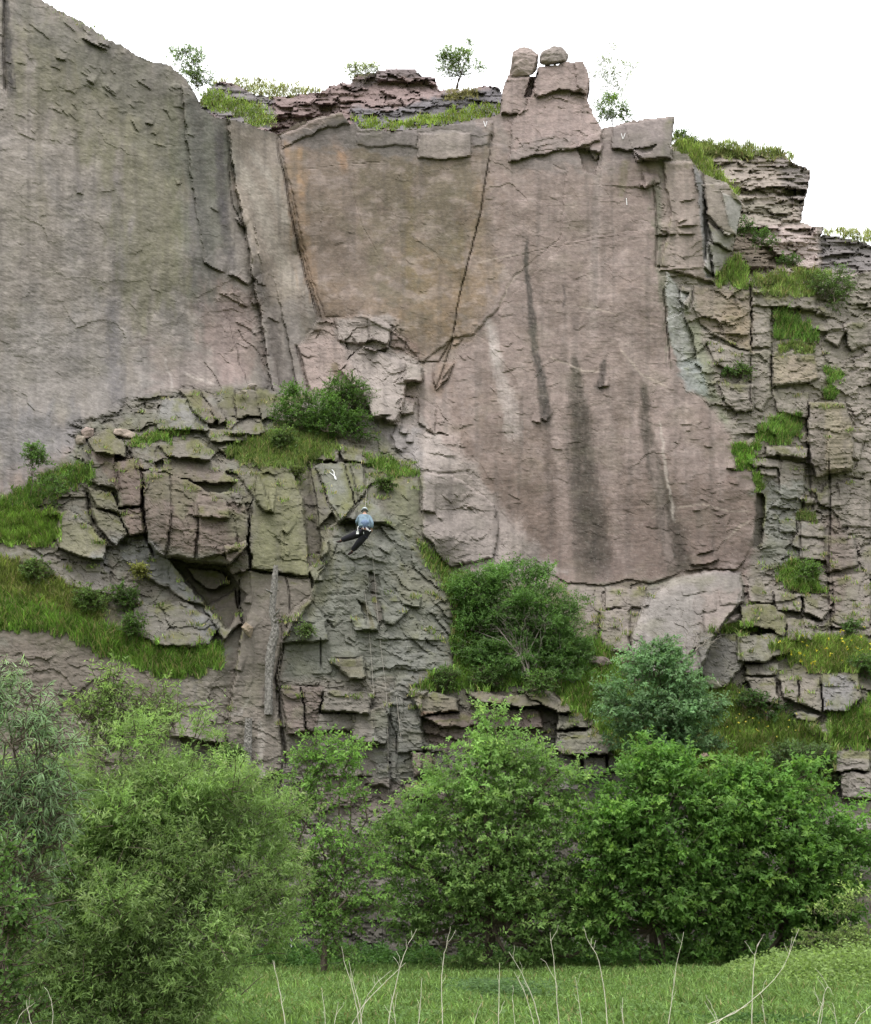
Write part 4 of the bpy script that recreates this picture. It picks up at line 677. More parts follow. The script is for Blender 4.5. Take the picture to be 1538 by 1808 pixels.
# ================================================================ rock behind the rim
def back_sheet(name, P, ctrl, base, cs, seed, x0, x1, y0, y1, step=2.4, strata=.25, facets=(), paints=(), amp=1.0):
    bx = np.arange(x0, x1, step); by = np.arange(y0, y1, step); X, Y = np.meshgrid(bx, by)
    Dp = rbf(np.array(ctrl, float), X, Y)
    wx = X + 3 * fbm(X / 14, Y / 12, seed, 3); wy = Y + 2.5 * fbm(X / 14, Y / 12, seed + 1, 3)
    wx = wx + 5 * perlin(X / 40, Y / 30, seed + 31); wy = wy + 4 * perlin(X / 50, Y / 30, seed + 32)
    cc = cells(wx, wy, cs[0], cs[1], seed + 2, .85, .03); r, e = cell_relief(cc, .32 * amp, .6 * amp, .07, .25 * amp)
    c2 = cells(wx, wy, cs[0] * .45, cs[1] * .45, seed + 5, .9, .05); r2, ee = cell_relief(c2, .12 * amp, .25 * amp, .09, .1 * amp)
    o = r + r2 + strata * fbm(X / 80, Y / 6.0, seed + 7, 3) + .05 * fbm(X / 9, Y / 6, seed + 8, 3) + .25 * fbm(X / 60, Y / 40, seed + 9, 2)
    for FP, fo, tx, ty in facets:
        sdd = poly_sd(wx, wy, FP); c = np.mean(FP, 0); o += sstep(-1.5, 1.5, sdd) * (fo + tx * (X - c[0]) / 100 + ty * (Y - c[1]) / 100)
    Cc = np.zeros(X.shape + (3,)); Cc[:] = lin(base)
    for FP, c, a, w in paints:
        k = (sstep(-w, w, poly_sd(wx, wy, FP) + w * fbm(X / 16, Y / 8, seed + 3, 3)) * a)[..., None]; Cc = Cc * (1 - k) + lin(c) * k
    n = 1 + .16 * fbm(X / 60, Y / 5, seed + 4, 3) + .12 * fbm(X / 7, Y / 5, seed + 6, 3); Cc = Cc * n[..., None] * np.array([.965, .985, 1.06]); LM = (Cc @ np.array([.25, .6, .15]))[..., None]; Cc = np.clip((LM + (Cc - LM) * SATR) * ALB, .015, .7)
    ins = poly_sd(X + 1.5 * perlin(X / 6, Y / 6, seed), Y + 2.5 * fbm(X / 12, Y / 30, seed + 1, 3), P) > 0
    uq, inv, cnt = np.unique(np.where(ins, cc[0], -1).ravel(), return_inverse=True, return_counts=True)
    gd = np.where((cnt > 24) & (uq >= 0))[0]; gd = gd[np.argsort(-cnt[gd])][:120]; mpp_ = np.zeros(len(uq), np.int32); mpp_[gd] = np.arange(len(gd)) + 1
    bl = mpp_[inv].reshape(X.shape)
    Ys = Dp - o
    sheet(name, X, Y, Ys, Cc, ins, np.zeros(X.shape, np.int32), bl, [name], 5.0)
    def d(px, py):
        i = np.clip(((np.asarray(px, float) - x0) / step).astype(int), 0, len(bx) - 1); j = np.clip(((np.asarray(py, float) - y0) / step).astype(int), 0, len(by) - 1); return Ys[j, i]
    return d
D_HUM = back_sheet('rock_outcrop', [(350,180),(375,148),(395,142),(420,150),(450,166),(480,170),(500,168),(540,164),(572,160),(580,150),(605,144),(618,148),(626,130),(655,128),(664,126),(680,121),(735,121),(745,132),(770,138),(777,158),(800,156),(830,158),(846,150),(880,151),(888,165),(892,230),(480,250),(350,215)],
 [(350,160,56),(480,230,56),(620,140,57.5),(620,225,56),(760,130,57.5),(760,225,55),(890,150,55.5),(890,225,54),(500,170,57),(700,180,56)], (142, 116, 108), (40, 17), 501, 340, 900, 100, 252, 2.2, .13,
 facets=[([(620,186),(888,150),(892,225),(640,235)],.8,0,0),([(480,172),(560,176),(565,205),(484,208)],.5,0,0),([(660,122),(740,122),(775,150),(668,142)],.6,0,0),([(560,150),(620,148),(625,180),(560,186)],.3,0,0)],
 paints=[([(620,190),(700,192),(780,168),(892,150),(892,230),(620,230)],(112,108,110),.85,6),([(350,140),(480,168),(480,230),(350,200)],(118,114,112),.8,6),([(660,120),(745,122),(775,140),(700,138),(620,160),(620,148)],(112,102,100),.6,4)])
D_BLF = back_sheet('cliff_bluff', [(1180,262),(1200,240),(1235,248),(1290,262),(1380,268),(1400,284),(1432,299),(1428,330),(1424,345),(1415,392),(1440,398),(1455,398),(1454,412),(1440,416),(1450,412),(1500,420),(1545,432),(1770,440),(1770,560),(1250,560),(1180,330)],
 [(1180,260,53),(1250,300,53),(1430,300,54.5),(1430,420,53.5),(1300,440,50.5),(1300,530,49.5),(1450,420,54),(1450,530,50.5),(1540,440,55),(1540,530,51.5),(1770,440,56),(1770,560,53),(1370,480,51.5)], (156, 139, 122), (60, 14), 521, 1176, 1776, 225, 562, 2.4, .15,
 facets=[([(1385,290),(1434,299),(1414,392),(1395,380),(1375,330)],-.2,-1.2,0),([(1390,330),(1425,335),(1420,348),(1370,345)],-.7,0,0),([(1360,400),(1442,400),(1448,475),(1405,470),(1350,430)],.6,0,0),([(1448,412),(1780,430),(1780,500),(1450,490)],-.3,0,0),([(1436,398),(1456,398),(1455,414),(1436,414)],.7,0,0),([(1300,330),(1400,345),(1400,392),(1320,380)],-.3,0,0)],
 paints=[([(1360,395),(1442,400),(1448,475),(1405,470),(1330,400)],(168,146,134),.9,6),([(1448,405),(1780,430),(1780,490),(1450,480)],(116,108,104),.9,5),([(1370,280),(1434,299),(1418,360),(1385,340)],(128,116,110),.7,8),([(1300,395),(1400,470),(1320,490),(1270,490),(1295,430)],(112,96,76),.95,5),([(1310,350),(1400,365),(1390,388),(1315,385)],(126,120,96),.6,7)])
# ================================================================ ground
bxs = np.concatenate([np.linspace(-600, -40, 12), np.linspace(-32, 32, 161), np.linspace(40, 600, 12)])
bys = np.concatenate([np.linspace(-600, -10, 10), np.linspace(-4, 44, 121), np.linspace(52, 600, 10)])
GX, GY = np.meshgrid(bxs, bys)
def ground_z(x, y): return .10 * fbm(x / 5.0, y / 4.0, 601, 3) + .05 * fbm(x / 1.3, y / 1.1, 602, 2) + .35 * sstep(2, 16, x) * sstep(22, 34, y)
GZ = ground_z(GX, GY) * (np.abs(GX) < 60)
gi = np.arange(GX.size).reshape(GX.shape); gq = np.stack([gi[:-1, :-1], gi[:-1, 1:], gi[1:, 1:], gi[1:, :-1]], -1).reshape(-1, 4)
gc = lin((92, 104, 58)) * ALB * (1 + .25 * fbm(GX / 2, GY / 2, 603, 3))[..., None]
o = mesh_obj('meadow_ground', np.stack([GX, GY, GZ], -1).reshape(-1, 3), gq, M_ROCK, None, np.clip(gc, .01, 1).reshape(-1, 3)); o['kind'] = 'structure'

# ================================================================ loose stones (closed, roughly hewn)
def hewn(name, outline, Y, thick, label, cat, color, group=None, rough_=.05, parent=None):
    """an angular stone: broken planes inside its traced outline, own thickness"""
    P = np.asarray(outline, float); c = P.mean(0); r_s = np.random.RandomState(int(abs(c[0]) * 7 + c[1]) % 9999); n = len(P)
    def ring(sc_, dz, jt, idx=slice(None)):
        Q = (c + (P - c) * sc_)[idx]; Q = Q + r_s.normal(0, jt, Q.shape) * np.hypot(*(P.max(0) - P.min(0))) * .05
        return at(Q[:, 0], Q[:, 1], Y + thick * (dz + r_s.uniform(-.06, .06, len(Q))))
    pts = np.concatenate([ring(1, .35, 0), ring(.99, .6, 0), ring(.78, .06, 1.2, slice(0, None, 2)), ring(.45, -.03, 1.5, slice(1, None, 3)), ring(.85, 1, .6)])
    bm = bmesh.new(); [bm.verts.new(p) for p in pts]; g = bmesh.ops.convex_hull(bm, input=list(bm.verts))
    for v in [v for v in bm.verts if not v.link_faces]: bm.verts.remove(v)
    bmesh.ops.dissolve_limit(bm, angle_limit=rad(9), verts=list(bm.verts), edges=list(bm.edges))
    bmesh.ops.bevel(bm, geom=list(bm.edges), offset=thick * .035, segments=1, affect='EDGES', clamp_overlap=True)
    bmesh.ops.triangulate(bm, faces=list(bm.faces)); bmesh.ops.subdivide_edges(bm, edges=[e for e in bm.edges if e.calc_length() > thick * .12], cuts=3, use_grid_fill=True)
    bmesh.ops.triangulate(bm, faces=list(bm.faces)); bmesh.ops.recalc_face_normals(bm, faces=list(bm.faces))
    V = np.array([v.co[:] for v in bm.verts]); N_ = np.array([v.normal[:] for v in bm.verts]); bm.verts.index_update(); Fq = np.array([[v.index for v in f.verts] for f in bm.faces]); bm.free()
    k = 3.0 / thick; V = V + N_ * (fbm(V[:, 0] * k + V[:, 1] * k, V[:, 2] * k * 1.6, 612, 3) * thick * rough_ * .6)[:, None]
    col = lin(color) * ALB * (1 + .35 * fbm(V[:, 0] * 4, V[:, 2] * 4 + V[:, 1], 613, 3))[:, None]
    o = mesh_obj(name, V, Fq, M_ROCK, parent, np.clip(col, .01, 1))
    if label: tag(o, label, cat, group)
    return o
hewn('boulder', [(899,137),(902,112),(906,92),(918,85),(928,84),(940,88),(950,97),(947,124),(940,130),(920,130)], 49.6, 1.4, 'tall squarish capstone balanced on the narrow left pillar of the pinnacle', 'boulder', (150, 136, 130), rough_=.09)
hewn('boulder', [(953,112),(954,98),(962,90),(978,82),(992,84),(1004,97),(1002,108),(985,111),(965,116)], 49.4, 1.3, 'rounded capstone lying on top of the main tower of the pinnacle', 'boulder', (140, 130, 124), rough_=.09)
def st(outline, dy, th, label, color=(140, 130, 118), cat='stone', group=None):
    c = np.mean(outline, 0); Y = float(D(c[0], c[1])) - dy; return hewn('loose_stone', outline, Y, th, label, cat, color, group, .08)
st([(132,776),(136,768),(149,770),(152,786),(138,790)], .3, .6, 'small dark angular stone wedged left of the mossy capped block')
st([(142,762),(152,754),(166,757),(165,772),(148,775)], .4, .7, 'grey-pink stone resting on the left shoulder of the mossy capped block', (150,134,126))
st([(197,767),(202,757),(215,757),(246,770),(228,773)], .4, .8, 'flat pale wedge stone lying right of the mossy capped block', (160,146,134))
st([(337,1038),(349,1026),(361,1040)], -.1, .4, 'pale triangular stone stuck in the dark hollow under the big overhang', (160,146,130))
st([(426,1107),(434,1098),(447,1108),(443,1127),(438,1124)], .4, .45, 'small wedge of rock sticking out of the wall left of the leaning log', (140,126,110))
st([(1275,1102),(1285,1090),(1307,1084),(1308,1098),(1294,1101)], .3, .8, 'smooth pale rounded stone lying left of the mossy block above the slabs', (178,166,158))
st([(420,694),(428,688),(437,690),(432,698)], .8, .3, 'little light stone on top of the brown standing block of the terrace', (158,148,134))
st([(1030,1166),(1040,1158),(1070,1160),(1082,1172),(1060,1178)], .5, .8, 'dark flat stone at the foot of the pink wall behind the big shrub', (118,106,100))
st([(1092,1172),(1100,1157),(1114,1156),(1112,1170)], .4, .5, 'small pinkish rounded stone below the smooth dome', (146,124,116))
st([(1240,1200),(1258,1196),(1276,1212),(1262,1217)], .6, .7, 'thin leaning slab of stone standing out of the grass below the grey slab', (150,146,132))
st([(430,682),(445,676),(455,680),(448,688),(434,687)], .3, .5, 'smooth pale stone against the foot of the side wall behind the terrace', (150,140,132))
st([(1232,1338),(1240,1328),(1256,1330),(1262,1342)], .5, .5, 'half buried brown stone in the right-hand grass bank below the blocks', (140,122,110))
st([(1345,1258),(1362,1252),(1376,1262),(1360,1270)], .4, .5, 'small grey stone at the lower edge of the broken blocks on the right', (136,126,116))

# ================================================================ foliage
def leaves(Cn, Dn, Nn, L, Wd, fold=.18):
    """Cn base points, Dn axis, Nn normal -> diamond leaves"""
    S = np.cross(Dn, Nn); S /= np.linalg.norm(S, axis=1)[:, None] + 1e-9
    L = L[:, None]; Wd = Wd[:, None]; a = Cn; t = Cn + Dn * L - Nn * L * .12; mdl = Cn + Dn * L * .45 + Nn * Wd * fold
    V = np.stack([a, mdl + S * Wd * .5, t, mdl - S * Wd * .5], 1).reshape(-1, 3)
    n = len(Cn); F4 = np.arange(4 * n).reshape(n, 4)
    return V, F4
def nrm(v): return v / (np.linalg.norm(v, axis=1)[:, None] + 1e-9)
def tubes(name, segs, mat, parent=None, sides=4):
    """segs: list of (polyline points (k,3), radii (k)) joined into one mesh"""
    V = []; Fq = []; b = 0
    for pts, rr in segs:
        pts = np.asarray(pts, float); k = len(pts); d = np.gradient(pts, axis=0); d = nrm(d)
        ref = np.where(np.abs(d[:, 2:3]) > .9, np.array([[1., 0, 0]]), np.array([[0, 0, 1.]])); u = nrm(np.cross(d, ref)); w = np.cross(d, u)
        ang = np.arange(sides) * 2 * np.pi / sides
        ring = pts[:, None] + np.asarray(rr)[:, None, None] * (u[:, None] * np.cos(ang)[None, :, None] + w[:, None] * np.sin(ang)[None, :, None])
        V.append(ring.reshape(-1, 3)); r = np.arange(sides)
        for i in range(k - 1):
            Fq.append(np.stack([b + i * sides + r, b + i * sides + (r + 1) % sides, b + (i + 1) * sides + (r + 1) % sides, b + (i + 1) * sides + r], -1))
        if sides == 4 or sides > 4:
            if sides == 4: Fq.append(np.array([[b, b + 1, b + 2, b + 3], [b + (k - 1) * 4 + 3, b + (k - 1) * 4 + 2, b + (k - 1) * 4 + 1, b + (k - 1) * 4]]))
        b += k * sides
    return mesh_obj(name, np.concatenate(V), np.concatenate(Fq), mat, parent)
def curve_pts(a, b, k, wob, rs_, sag=0.0):
    a = np.asarray(a, float); b = np.asarray(b, float); t = np.linspace(0, 1, k)[:, None]; L = np.linalg.norm(b - a)
    p = a + (b - a) * t; n = rs_.normal(0, wob * L, (1, 3)); n2 = rs_.normal(0, wob * L * .5, (1, 3))
    p = p + n * np.sin(np.pi * t) + n2 * np.sin(2 * np.pi * t); p[:, 2] += (sag * L * np.sin(np.pi * t[:, 0])); return p
def plant(name, label, cat, clumps, base, leaf_len, leaf_w, dens, color, cvar=.22, sprig=.4, per=14, droop=0., open_=.0, seed=1, group=None, trunk_r=.06, twigs=True, tip=None, bark=None, up=.35, shell=.5, limbs=True, stems=1, sat_=5, tier=.7, nn_=.38, lv=.12):
    """clumps: (px,py,Y,r_px[,flat]) masses of foliage; base: world point of the foot. -> Empty > trunk, crown (> nothing)"""
    rs_ = np.random.RandomState(seed); base = np.asarray(base, float)
    root = empty(name, tuple(base)); tag(root, label, cat, group)
    cs, rr, fl = [], [], []
    for c in clumps:
        cs.append(at(c[0], c[1], c[2])); rr.append(c[3] * mpp(c[1], c[2]) * 1.0); fl.append(c[4] if len(c) > 4 else .85)
    cs = np.array(cs); rr = np.array(rr); fl = np.array(fl); n_main = len(cs)
    if sat_:
        ex = []
        for k in range(n_main):
            for q in range(sat_):
                d = nrm(rs_.normal(0, 1, (1, 3)) * [1, .8, .8] + [0, 0, .15])[0]; d[1] = -abs(d[1]) * .8; r2 = rr[k] * rs_.uniform(.25, .5); ex.append((cs[k] + d * rr[k] * rs_.uniform(.85, 1.3), r2, rs_.uniform(.4, .7)))
        cs = np.concatenate([cs, np.array([e[0] for e in ex])]); rr = np.concatenate([rr, [e[1] for e in ex]]); fl = np.concatenate([fl, [e[2] for e in ex]])
    segs = []; SP, SD, DO = [], [], []
    main = base + (cs.mean(0) - base) * .45
    feet = [base + np.array([rs_.uniform(-1, 1), rs_.uniform(-.5, .5), 0]) * rr.mean() * .25 * (stems > 1) for _ in range(stems)]
    mids = []
    for f_ in feet:
        mm_ = main + (f_ - base) * 2.2 * np.array([1, 1, 0]) + rs_.normal(0, .05, 3); mids.append(mm_)
        segs.append((curve_pts(f_, mm_, 6, .05, rs_), np.linspace(trunk_r, trunk_r * .7, 6)))
    for k in range(len(cs)):
        m0 = mids[int(np.argmin([np.linalg.norm(cs[k][:2] - m_[:2]) for m_ in mids]))]
        if limbs and k < n_main: segs.append((curve_pts(m0, cs[k], 6, .08, rs_), np.linspace(trunk_r * .6, trunk_r * .22, 6)))
        ns = max(6, int(DENS * dens * np.pi * rr[k] ** 2 / (.4 * leaf_len * leaf_w) / per))
        d = nrm(rs_.normal(0, 1, (ns, 3))); rad_ = (shell + (1 - shell) * rs_.rand(ns) ** .6)
        # lumpy outline
        lump = 1 + .42 * perlin(d[:, 0] * 2.3 + k * 3.1 + seed, d[:, 2] * 2.3 + d[:, 1], 7) + .12 * rs_.normal(0, 1, ns)
        p = cs[k] + d * (rad_ * lump)[:, None] * rr[k] * np.array([1, .8, fl[k]])
        keep = p[:, 2] > base[2] - .1 + 0 * p[:, 2]
        if open_: keep &= (perlin(p[:, 0] * 1.1 / sprig * .35 + seed, p[:, 2] * 1.1 / sprig * .35, 17) + rs_.normal(0, .15, ns)) > open_ - .35
        p = p[keep]; d = d[keep]
        dd = nrm((d * .8 + rs_.normal(0, .45, d.shape)) * [1, 1, tier] + np.array([0, 0, up]))
        SP.append(p); SD.append(dd); DO.append(np.linalg.norm((p - cs[k]) / rr[k], axis=1) + .25 * (k >= n_main))
        if limbs and k < n_main:
            nl = max(2, int(len(p) * .02)); 
            for j in rs_.choice(len(p), min(nl, len(p), 26), replace=False): segs.append((curve_pts(cs[k] + (p[j] - cs[k]) * .1, p[j], 4, .08, rs_), np.linspace(trunk_r * .2, .008, 4)))
    SP = np.concatenate(SP); d_out = np.concatenate(DO); SD = np.concatenate(SD); ns = len(SP)
    ln = sprig * rs_.uniform(.6, 1.35, ns); side = nrm(np.cross(SD, rs_.normal(0, 1, (ns, 3)))); bend = nrm(rs_.normal(0, 1, (ns, 3)) + np.array([0, 0, -.6 - droop]))
    T = np.linspace(.12, 1, per)[None, :] + rs_.uniform(-.04, .04, (ns, per))
    P = SP[:, None] + SD[:, None] * (T * ln[:, None])[..., None] + bend[:, None] * ((T ** 2) * ln[:, None] * .28)[..., None]
    sgn = np.where(np.arange(per) % 2 == 0, 1, -1)[None, :, None]
    sd2 = np.cross(SD, side)
    ph = rs_.uniform(0, 6.28, (ns, per, 1)); sdv = side[:, None] * np.cos(ph) + sd2[:, None] * np.sin(ph)
    AX = SD[:, None] * .55 + sdv * .8 * sgn + rs_.normal(0, .25, (ns, per, 3)) + np.array([0, 0, -droop])
    AX = nrm(AX.reshape(-1, 3)); Pn = P.reshape(-1, 3)
    NN = np.repeat(rs_.normal(0, .2, (ns, 3)), per, 0) + rs_.normal(0, nn_, (ns * per, 3)) + np.array([0, -.55, 1.0]); NN = NN - AX * (NN * AX).sum(1)[:, None]; NN = nrm(NN)
    LL = leaf_len * rs_.uniform(.55, 1.25, ns * per) ; WW = leaf_w * LL / leaf_len * rs_.uniform(.8, 1.2, ns * per)
    V, F4 = leaves(Pn, AX, NN, LL, WW)
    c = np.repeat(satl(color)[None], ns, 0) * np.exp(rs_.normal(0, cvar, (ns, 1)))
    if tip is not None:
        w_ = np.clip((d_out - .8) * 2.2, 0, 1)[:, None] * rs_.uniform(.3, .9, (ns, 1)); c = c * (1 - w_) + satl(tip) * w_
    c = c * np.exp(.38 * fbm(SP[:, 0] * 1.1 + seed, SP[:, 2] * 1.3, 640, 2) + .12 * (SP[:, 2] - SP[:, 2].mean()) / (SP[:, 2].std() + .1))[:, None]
    c = np.repeat(c, per, 0) * np.exp(rs_.normal(0, lv, (ns * per, 1))) * LALB
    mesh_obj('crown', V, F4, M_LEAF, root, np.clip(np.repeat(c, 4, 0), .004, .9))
    if twigs:
        st_ = rs_.choice(ns, min(ns, 1600), replace=False)
        for j in st_[:900]: segs.append((np.array([SP[j] - SD[j] * ln[j] * .5, SP[j] + SD[j] * ln[j] * .5 + bend[j] * ln[j] * .07, SP[j] + SD[j] * ln[j] + bend[j] * ln[j] * .28]), [.006, .005, .003]))
    tubes('trunk', segs, bark or M_BARK, root)
    return root
def foot(px, py, Y=None):
    Y = float(D(px, py)) if Y is None else Y; return at(px, py, Y)
def gfoot(x, y): return np.array([x, y, float(ground_z(np.array([x * 1.0]), np.array([y * 1.0]))[0])])
def X_at(px, Y): return float(at(px, 1650, Y)[0])
def cl(L, Y, dy=0):   # clumps list (px,py,r[,Yoffset]) -> with distance
    return [(c[0], c[1], Y + (c[3] if len(c) > 3 else 0), c[2]) for c in L]
# ---- foreground willows (about 14 m away) and the trees at the cliff foot
Yw = 15.0
plant('willow_bush', 'big grey-green narrow-leaved willow bush filling the lower left', 'bush',
 cl([(250,1395,95),(350,1400,85),(180,1440,110),(430,1440,75),(310,1500,120,.6),(430,1540,95),(200,1560,130,-.3),(90,1560,110,-.5),(80,1440,90,-.2),(330,1640,120,-.6),(450,1640,70,.2),(210,1700,120,-.8),(90,1700,110,-.6),(360,1740,75,-1.0),(290,1770,60,-1.0),(150,1790,80,-1)], Yw), gfoot(X_at(240, Yw), Yw),
 .085, .017, .80, (112, 146, 82), .22, .30, 15, .15, .05, 11, tip=(142, 162, 118), trunk_r=.05, up=.5, stems=5, shell=.35)
plant('willow_bush', 'loose upright willow shoots reaching above the willow bush against the rock', 'bush',
 cl([(160,1330,45),(215,1310,42),(215,1250,34),(165,1260,30),(285,1250,36),(240,1310,40),(290,1270,28),(250,1380,46),(120,1360,50),(200,1215,24)], Yw + .6), gfoot(X_at(200, Yw + .6), Yw + .6),
 .085, .02, .55, (112, 146, 78), .22, .30, 13, .1, .12, 12, tip=(142, 164, 104), trunk_r=.028, up=.6, stems=3, shell=.2)
plant('willow_bush', 'silvery blue-green long-leaved willow at the far left edge', 'bush',
 cl([(10,1250,34),(60,1270,36),(10,1310,60),(70,1330,52),(30,1390,62),(100,1400,40),(-10,1460,70),(60,1480,55),(30,1560,50),(75,1600,30),(-30,1230,40)], 11.5), gfoot(X_at(-20, 11.5), 11.5),
 .12, .013, .62, (108, 144, 104), .2, .26, 13, .45, .08, 13, tip=(136, 160, 130), trunk_r=.04, up=.3, stems=3, shell=.25)
plant('leafy_bush', 'broad-leaved bush poking in at the lower left edge', 'bush',
 cl([(5,1500,28),(0,1560,34),(15,1620,34),(10,1700,40),(30,1640,24),(0,1770,50)], 10.5), gfoot(X_at(-15, 10.5), 10.5),
 .055, .034, .7, (84, 122, 58), .2, .2, 11, .1, .1, 14, trunk_r=.03, stems=2, shell=.2)
Ym = 33.5
plant('maple_tree', 'bright mid-green box elder in front of the central ledges', 'tree',
 cl([(880,1305,46),(838,1350,48),(925,1350,48),(785,1390,50),(860,1400,70),(955,1400,62),(1000,1350,34),(735,1450,44),(800,1460,72),(900,1470,80),(980,1470,44),(700,1510,40),(760,1540,62),(850,1550,70),(950,1545,70),(1000,1540,36),(880,1610,48),(800,1620,44),(960,1620,52),(1040,1590,40),(1060,1640,34),(730,1600,36),(1010,1640,34),(780,1665,34),(830,1690,24),(900,1695,24),(960,1690,24),(1040,1670,24),(720,1650,30),(860,1665,34),(930,1670,30),(980,1680,24),(1075,1600,26),(680,1470,24)], Ym), gfoot(X_at(860, Ym + .8), Ym + .8),
 .13, .065, .8, (108, 150, 76), .14, .5, 13, .12, .08, 21, tier=.3, nn_=.17, lv=.06, tip=(150, 184, 98), trunk_r=.16, up=.3, shell=.35)
plant('young_tree', 'thin open young tree between the willow bush and the box elder', 'tree',
 cl([(560,1330,30),(600,1350,32),(530,1360,28),(620,1330,18),(570,1400,34),(520,1420,30),(620,1410,26),(560,1470,44),(610,1500,36),(500,1490,30),(540,1550,44),(600,1570,40),(560,1620,40),(520,1640,32),(600,1640,30),(560,1680,26),(610,1685,24),(655,1530,28),(660,1600,26)], 31.5), gfoot(X_at(575, 31.5), 31.5),
 .11, .055, .55, (104, 150, 66), .2, .42, 12, .12, .14, 22, tip=(132, 170, 80), trunk_r=.07, up=.4, shell=.2, stems=2)
plant('maple_tree', 'taller dense vivid green maple with the peaked top on the right', 'tree',
 cl([(1165,1355,45),(1120,1400,52),(1195,1400,60),(1080,1450,50),(1150,1460,75),(1230,1450,65),(1066,1510,32),(1130,1530,70),(1220,1530,75),(1100,1590,50),(1180,1600,62),(1240,1600,50),(1160,1640,34),(1215,1650,24),(1090,1470,50),(1095,1640,26),(1050,1560,24),(1140,1330,20),(1185,1345,20),(1060,1640,26),(1090,1670,26),(1130,1690,24),(1175,1695,22),(1220,1690,24)], Ym - .5), gfoot(X_at(1165, Ym + .3), Ym + .3),
 .15, .08, 1.1, (84, 132, 50), .13, .5, 13, .1, .10, 23, tier=.3, nn_=.17, lv=.06, tip=(134, 178, 72), trunk_r=.15, up=.25, shell=.45)
plant('maple_tree', 'broad dense vivid green maple filling the lower right corner', 'tree',
 cl([(1330,1385,40),(1385,1400,44),(1290,1420,60),(1360,1450,75),(1440,1460,60),(1485,1500,40),(1290,1500,75),(1390,1530,85),(1470,1540,60),(1510,1530,34),(1300,1590,70),(1380,1610,70),(1450,1610,55),(1340,1650,40),(1270,1620,40),(1430,1660,34),(1500,1600,40),(1400,1690,30),(1310,1680,30),(1350,1690,26),(1270,1680,24),(1450,1690,26),(1300,1360,26),(1260,1440,40),(1250,1560,36),(1420,1370,24),(1525,1500,30)], Ym - .2), gfoot(X_at(1370, Ym + .5), Ym + .5),
 .15, .08, 1.1, (84, 132, 50), .13, .5, 13, .1, .10, 24, tier=.3, nn_=.17, lv=.06, tip=(132, 176, 70), trunk_r=.15, up=.25, shell=.45)
plant('leafy_bush', 'pale green bush with fine leaves at the right edge of the meadow', 'bush',
 cl([(1480,1640,40),(1530,1610,40),(1530,1670,40),(1450,1680,28),(1500,1690,30)], 31), gfoot(X_at(1500, 31), 31), .09, .05, .5, (118, 146, 78), .2, .35, 11, .1, .1, 25, trunk_r=.04, stems=3)
plant('elder_bush', 'dark blue-green rounded bush standing above the bright maple', 'bush',
 cl([(1165,1150,24),(1150,1180,40),(1190,1190,38),(1130,1220,48),(1190,1230,56),(1225,1260,42),(1110,1260,44),(1160,1280,58),(1215,1300,46),(1110,1300,34),(1180,1330,40),(1230,1320,30)], 38.0), foot(1175, 1340) + np.array([0, -1.5, 0]),
 .12, .07, 1.0, (100, 144, 100), .18, .45, 13, .1, .02, 26, tier=.3, nn_=.17, lv=.06, tip=(130, 162, 128), trunk_r=.08, up=.3, shell=.45, stems=3)
plant('green_shrub', 'large green shrub with grey twigs on the grassy ledge right of the buttress', 'bush',
 cl([(850,1030,36),(862,1170,30,-.7),(905,1188,28,-.8),(950,1190,30,-.8),(835,1145,28,-.5),(990,1195,26,-.6),(900,1175,26),(860,1160,26),(935,1180,24),(830,1110,24),(900,1025,40),(950,1040,38),(830,1065,36),(880,1080,52),(940,1090,52),(985,1090,38),(850,1110,36),(905,1135,40),(960,1140,46),(1005,1140,34),(1020,1170,24),(985,1180,28),(815,1040,22)], 41.6), foot(930, 1200) + np.array([0, -.6, 0]),
 .11, .05, 1.0, (84, 128, 58), .2, .42, 13, .1, .08, 27, tier=.3, nn_=.17, lv=.06, tip=(104, 142, 68), trunk_r=.035, up=.4, shell=.4, stems=5, bark=M_TWIG)
plant('green_shrub', 'low dark green bush on the grass bank at the right, left of the broken blocks', 'bush',
 cl([(1410,1335,26),(1440,1350,30),(1462,1360,22),(1385,1345,20)], 40.0), foot(1430, 1385) + np.array([0, -.5, 0]), .10, .05, .9, (84, 116, 66), .18, .32, 11, .1, .05, 28, trunk_r=.03, stems=3)
plant('green_shrub', 'small bush with dark leaves below the grey blocks on the right', 'bush',
 cl([(1340,1248,20),(1365,1255,20),(1385,1262,14),(1320,1238,12)], 41.0), foot(1350, 1275) + np.array([0, -.3, 0]), .11, .06, .5, (62, 98, 42), .18, .32, 11, .1, .05, 29, trunk_r=.03, stems=2)
plant('green_shrub', 'dense green shrub on the central terrace right of the standing block', 'bush',
 cl([(560,725,34),(525,715,26),(590,745,36),(620,765,30),(640,785,20),(505,735,18),(560,760,24)], 45.0), foot(580, 775) + np.array([0, -.8, 0]), .10, .05, 1.0, (76, 118, 44), .2, .36, 12, .1, .03, 30, tip=(104, 144, 62), trunk_r=.04, stems=3)
plant('green_shrub', 'upper shrub of the central terrace, against the pale rock scar', 'bush',
 cl([(605,690,26),(630,695,22),(615,715,24),(640,715,16)], 45.6), foot(618, 740) + np.array([0, -.9, 0]), .10, .05, .9, (78, 118, 48), .2, .34, 12, .1, .05, 31, tip=(104, 144, 62), trunk_r=.04, stems=2)
plant('green_shrub', 'small dark shrub high in the corner crack of the wall', 'bush',
 cl([(548,588,16),(568,584,15),(578,592,10),(536,600,9)], 47.4), foot(560, 603) + np.array([0, -.4, 0]), .11, .06, .55, (64, 100, 56), .18, .3, 11, .1, .05, 32, trunk_r=.03)
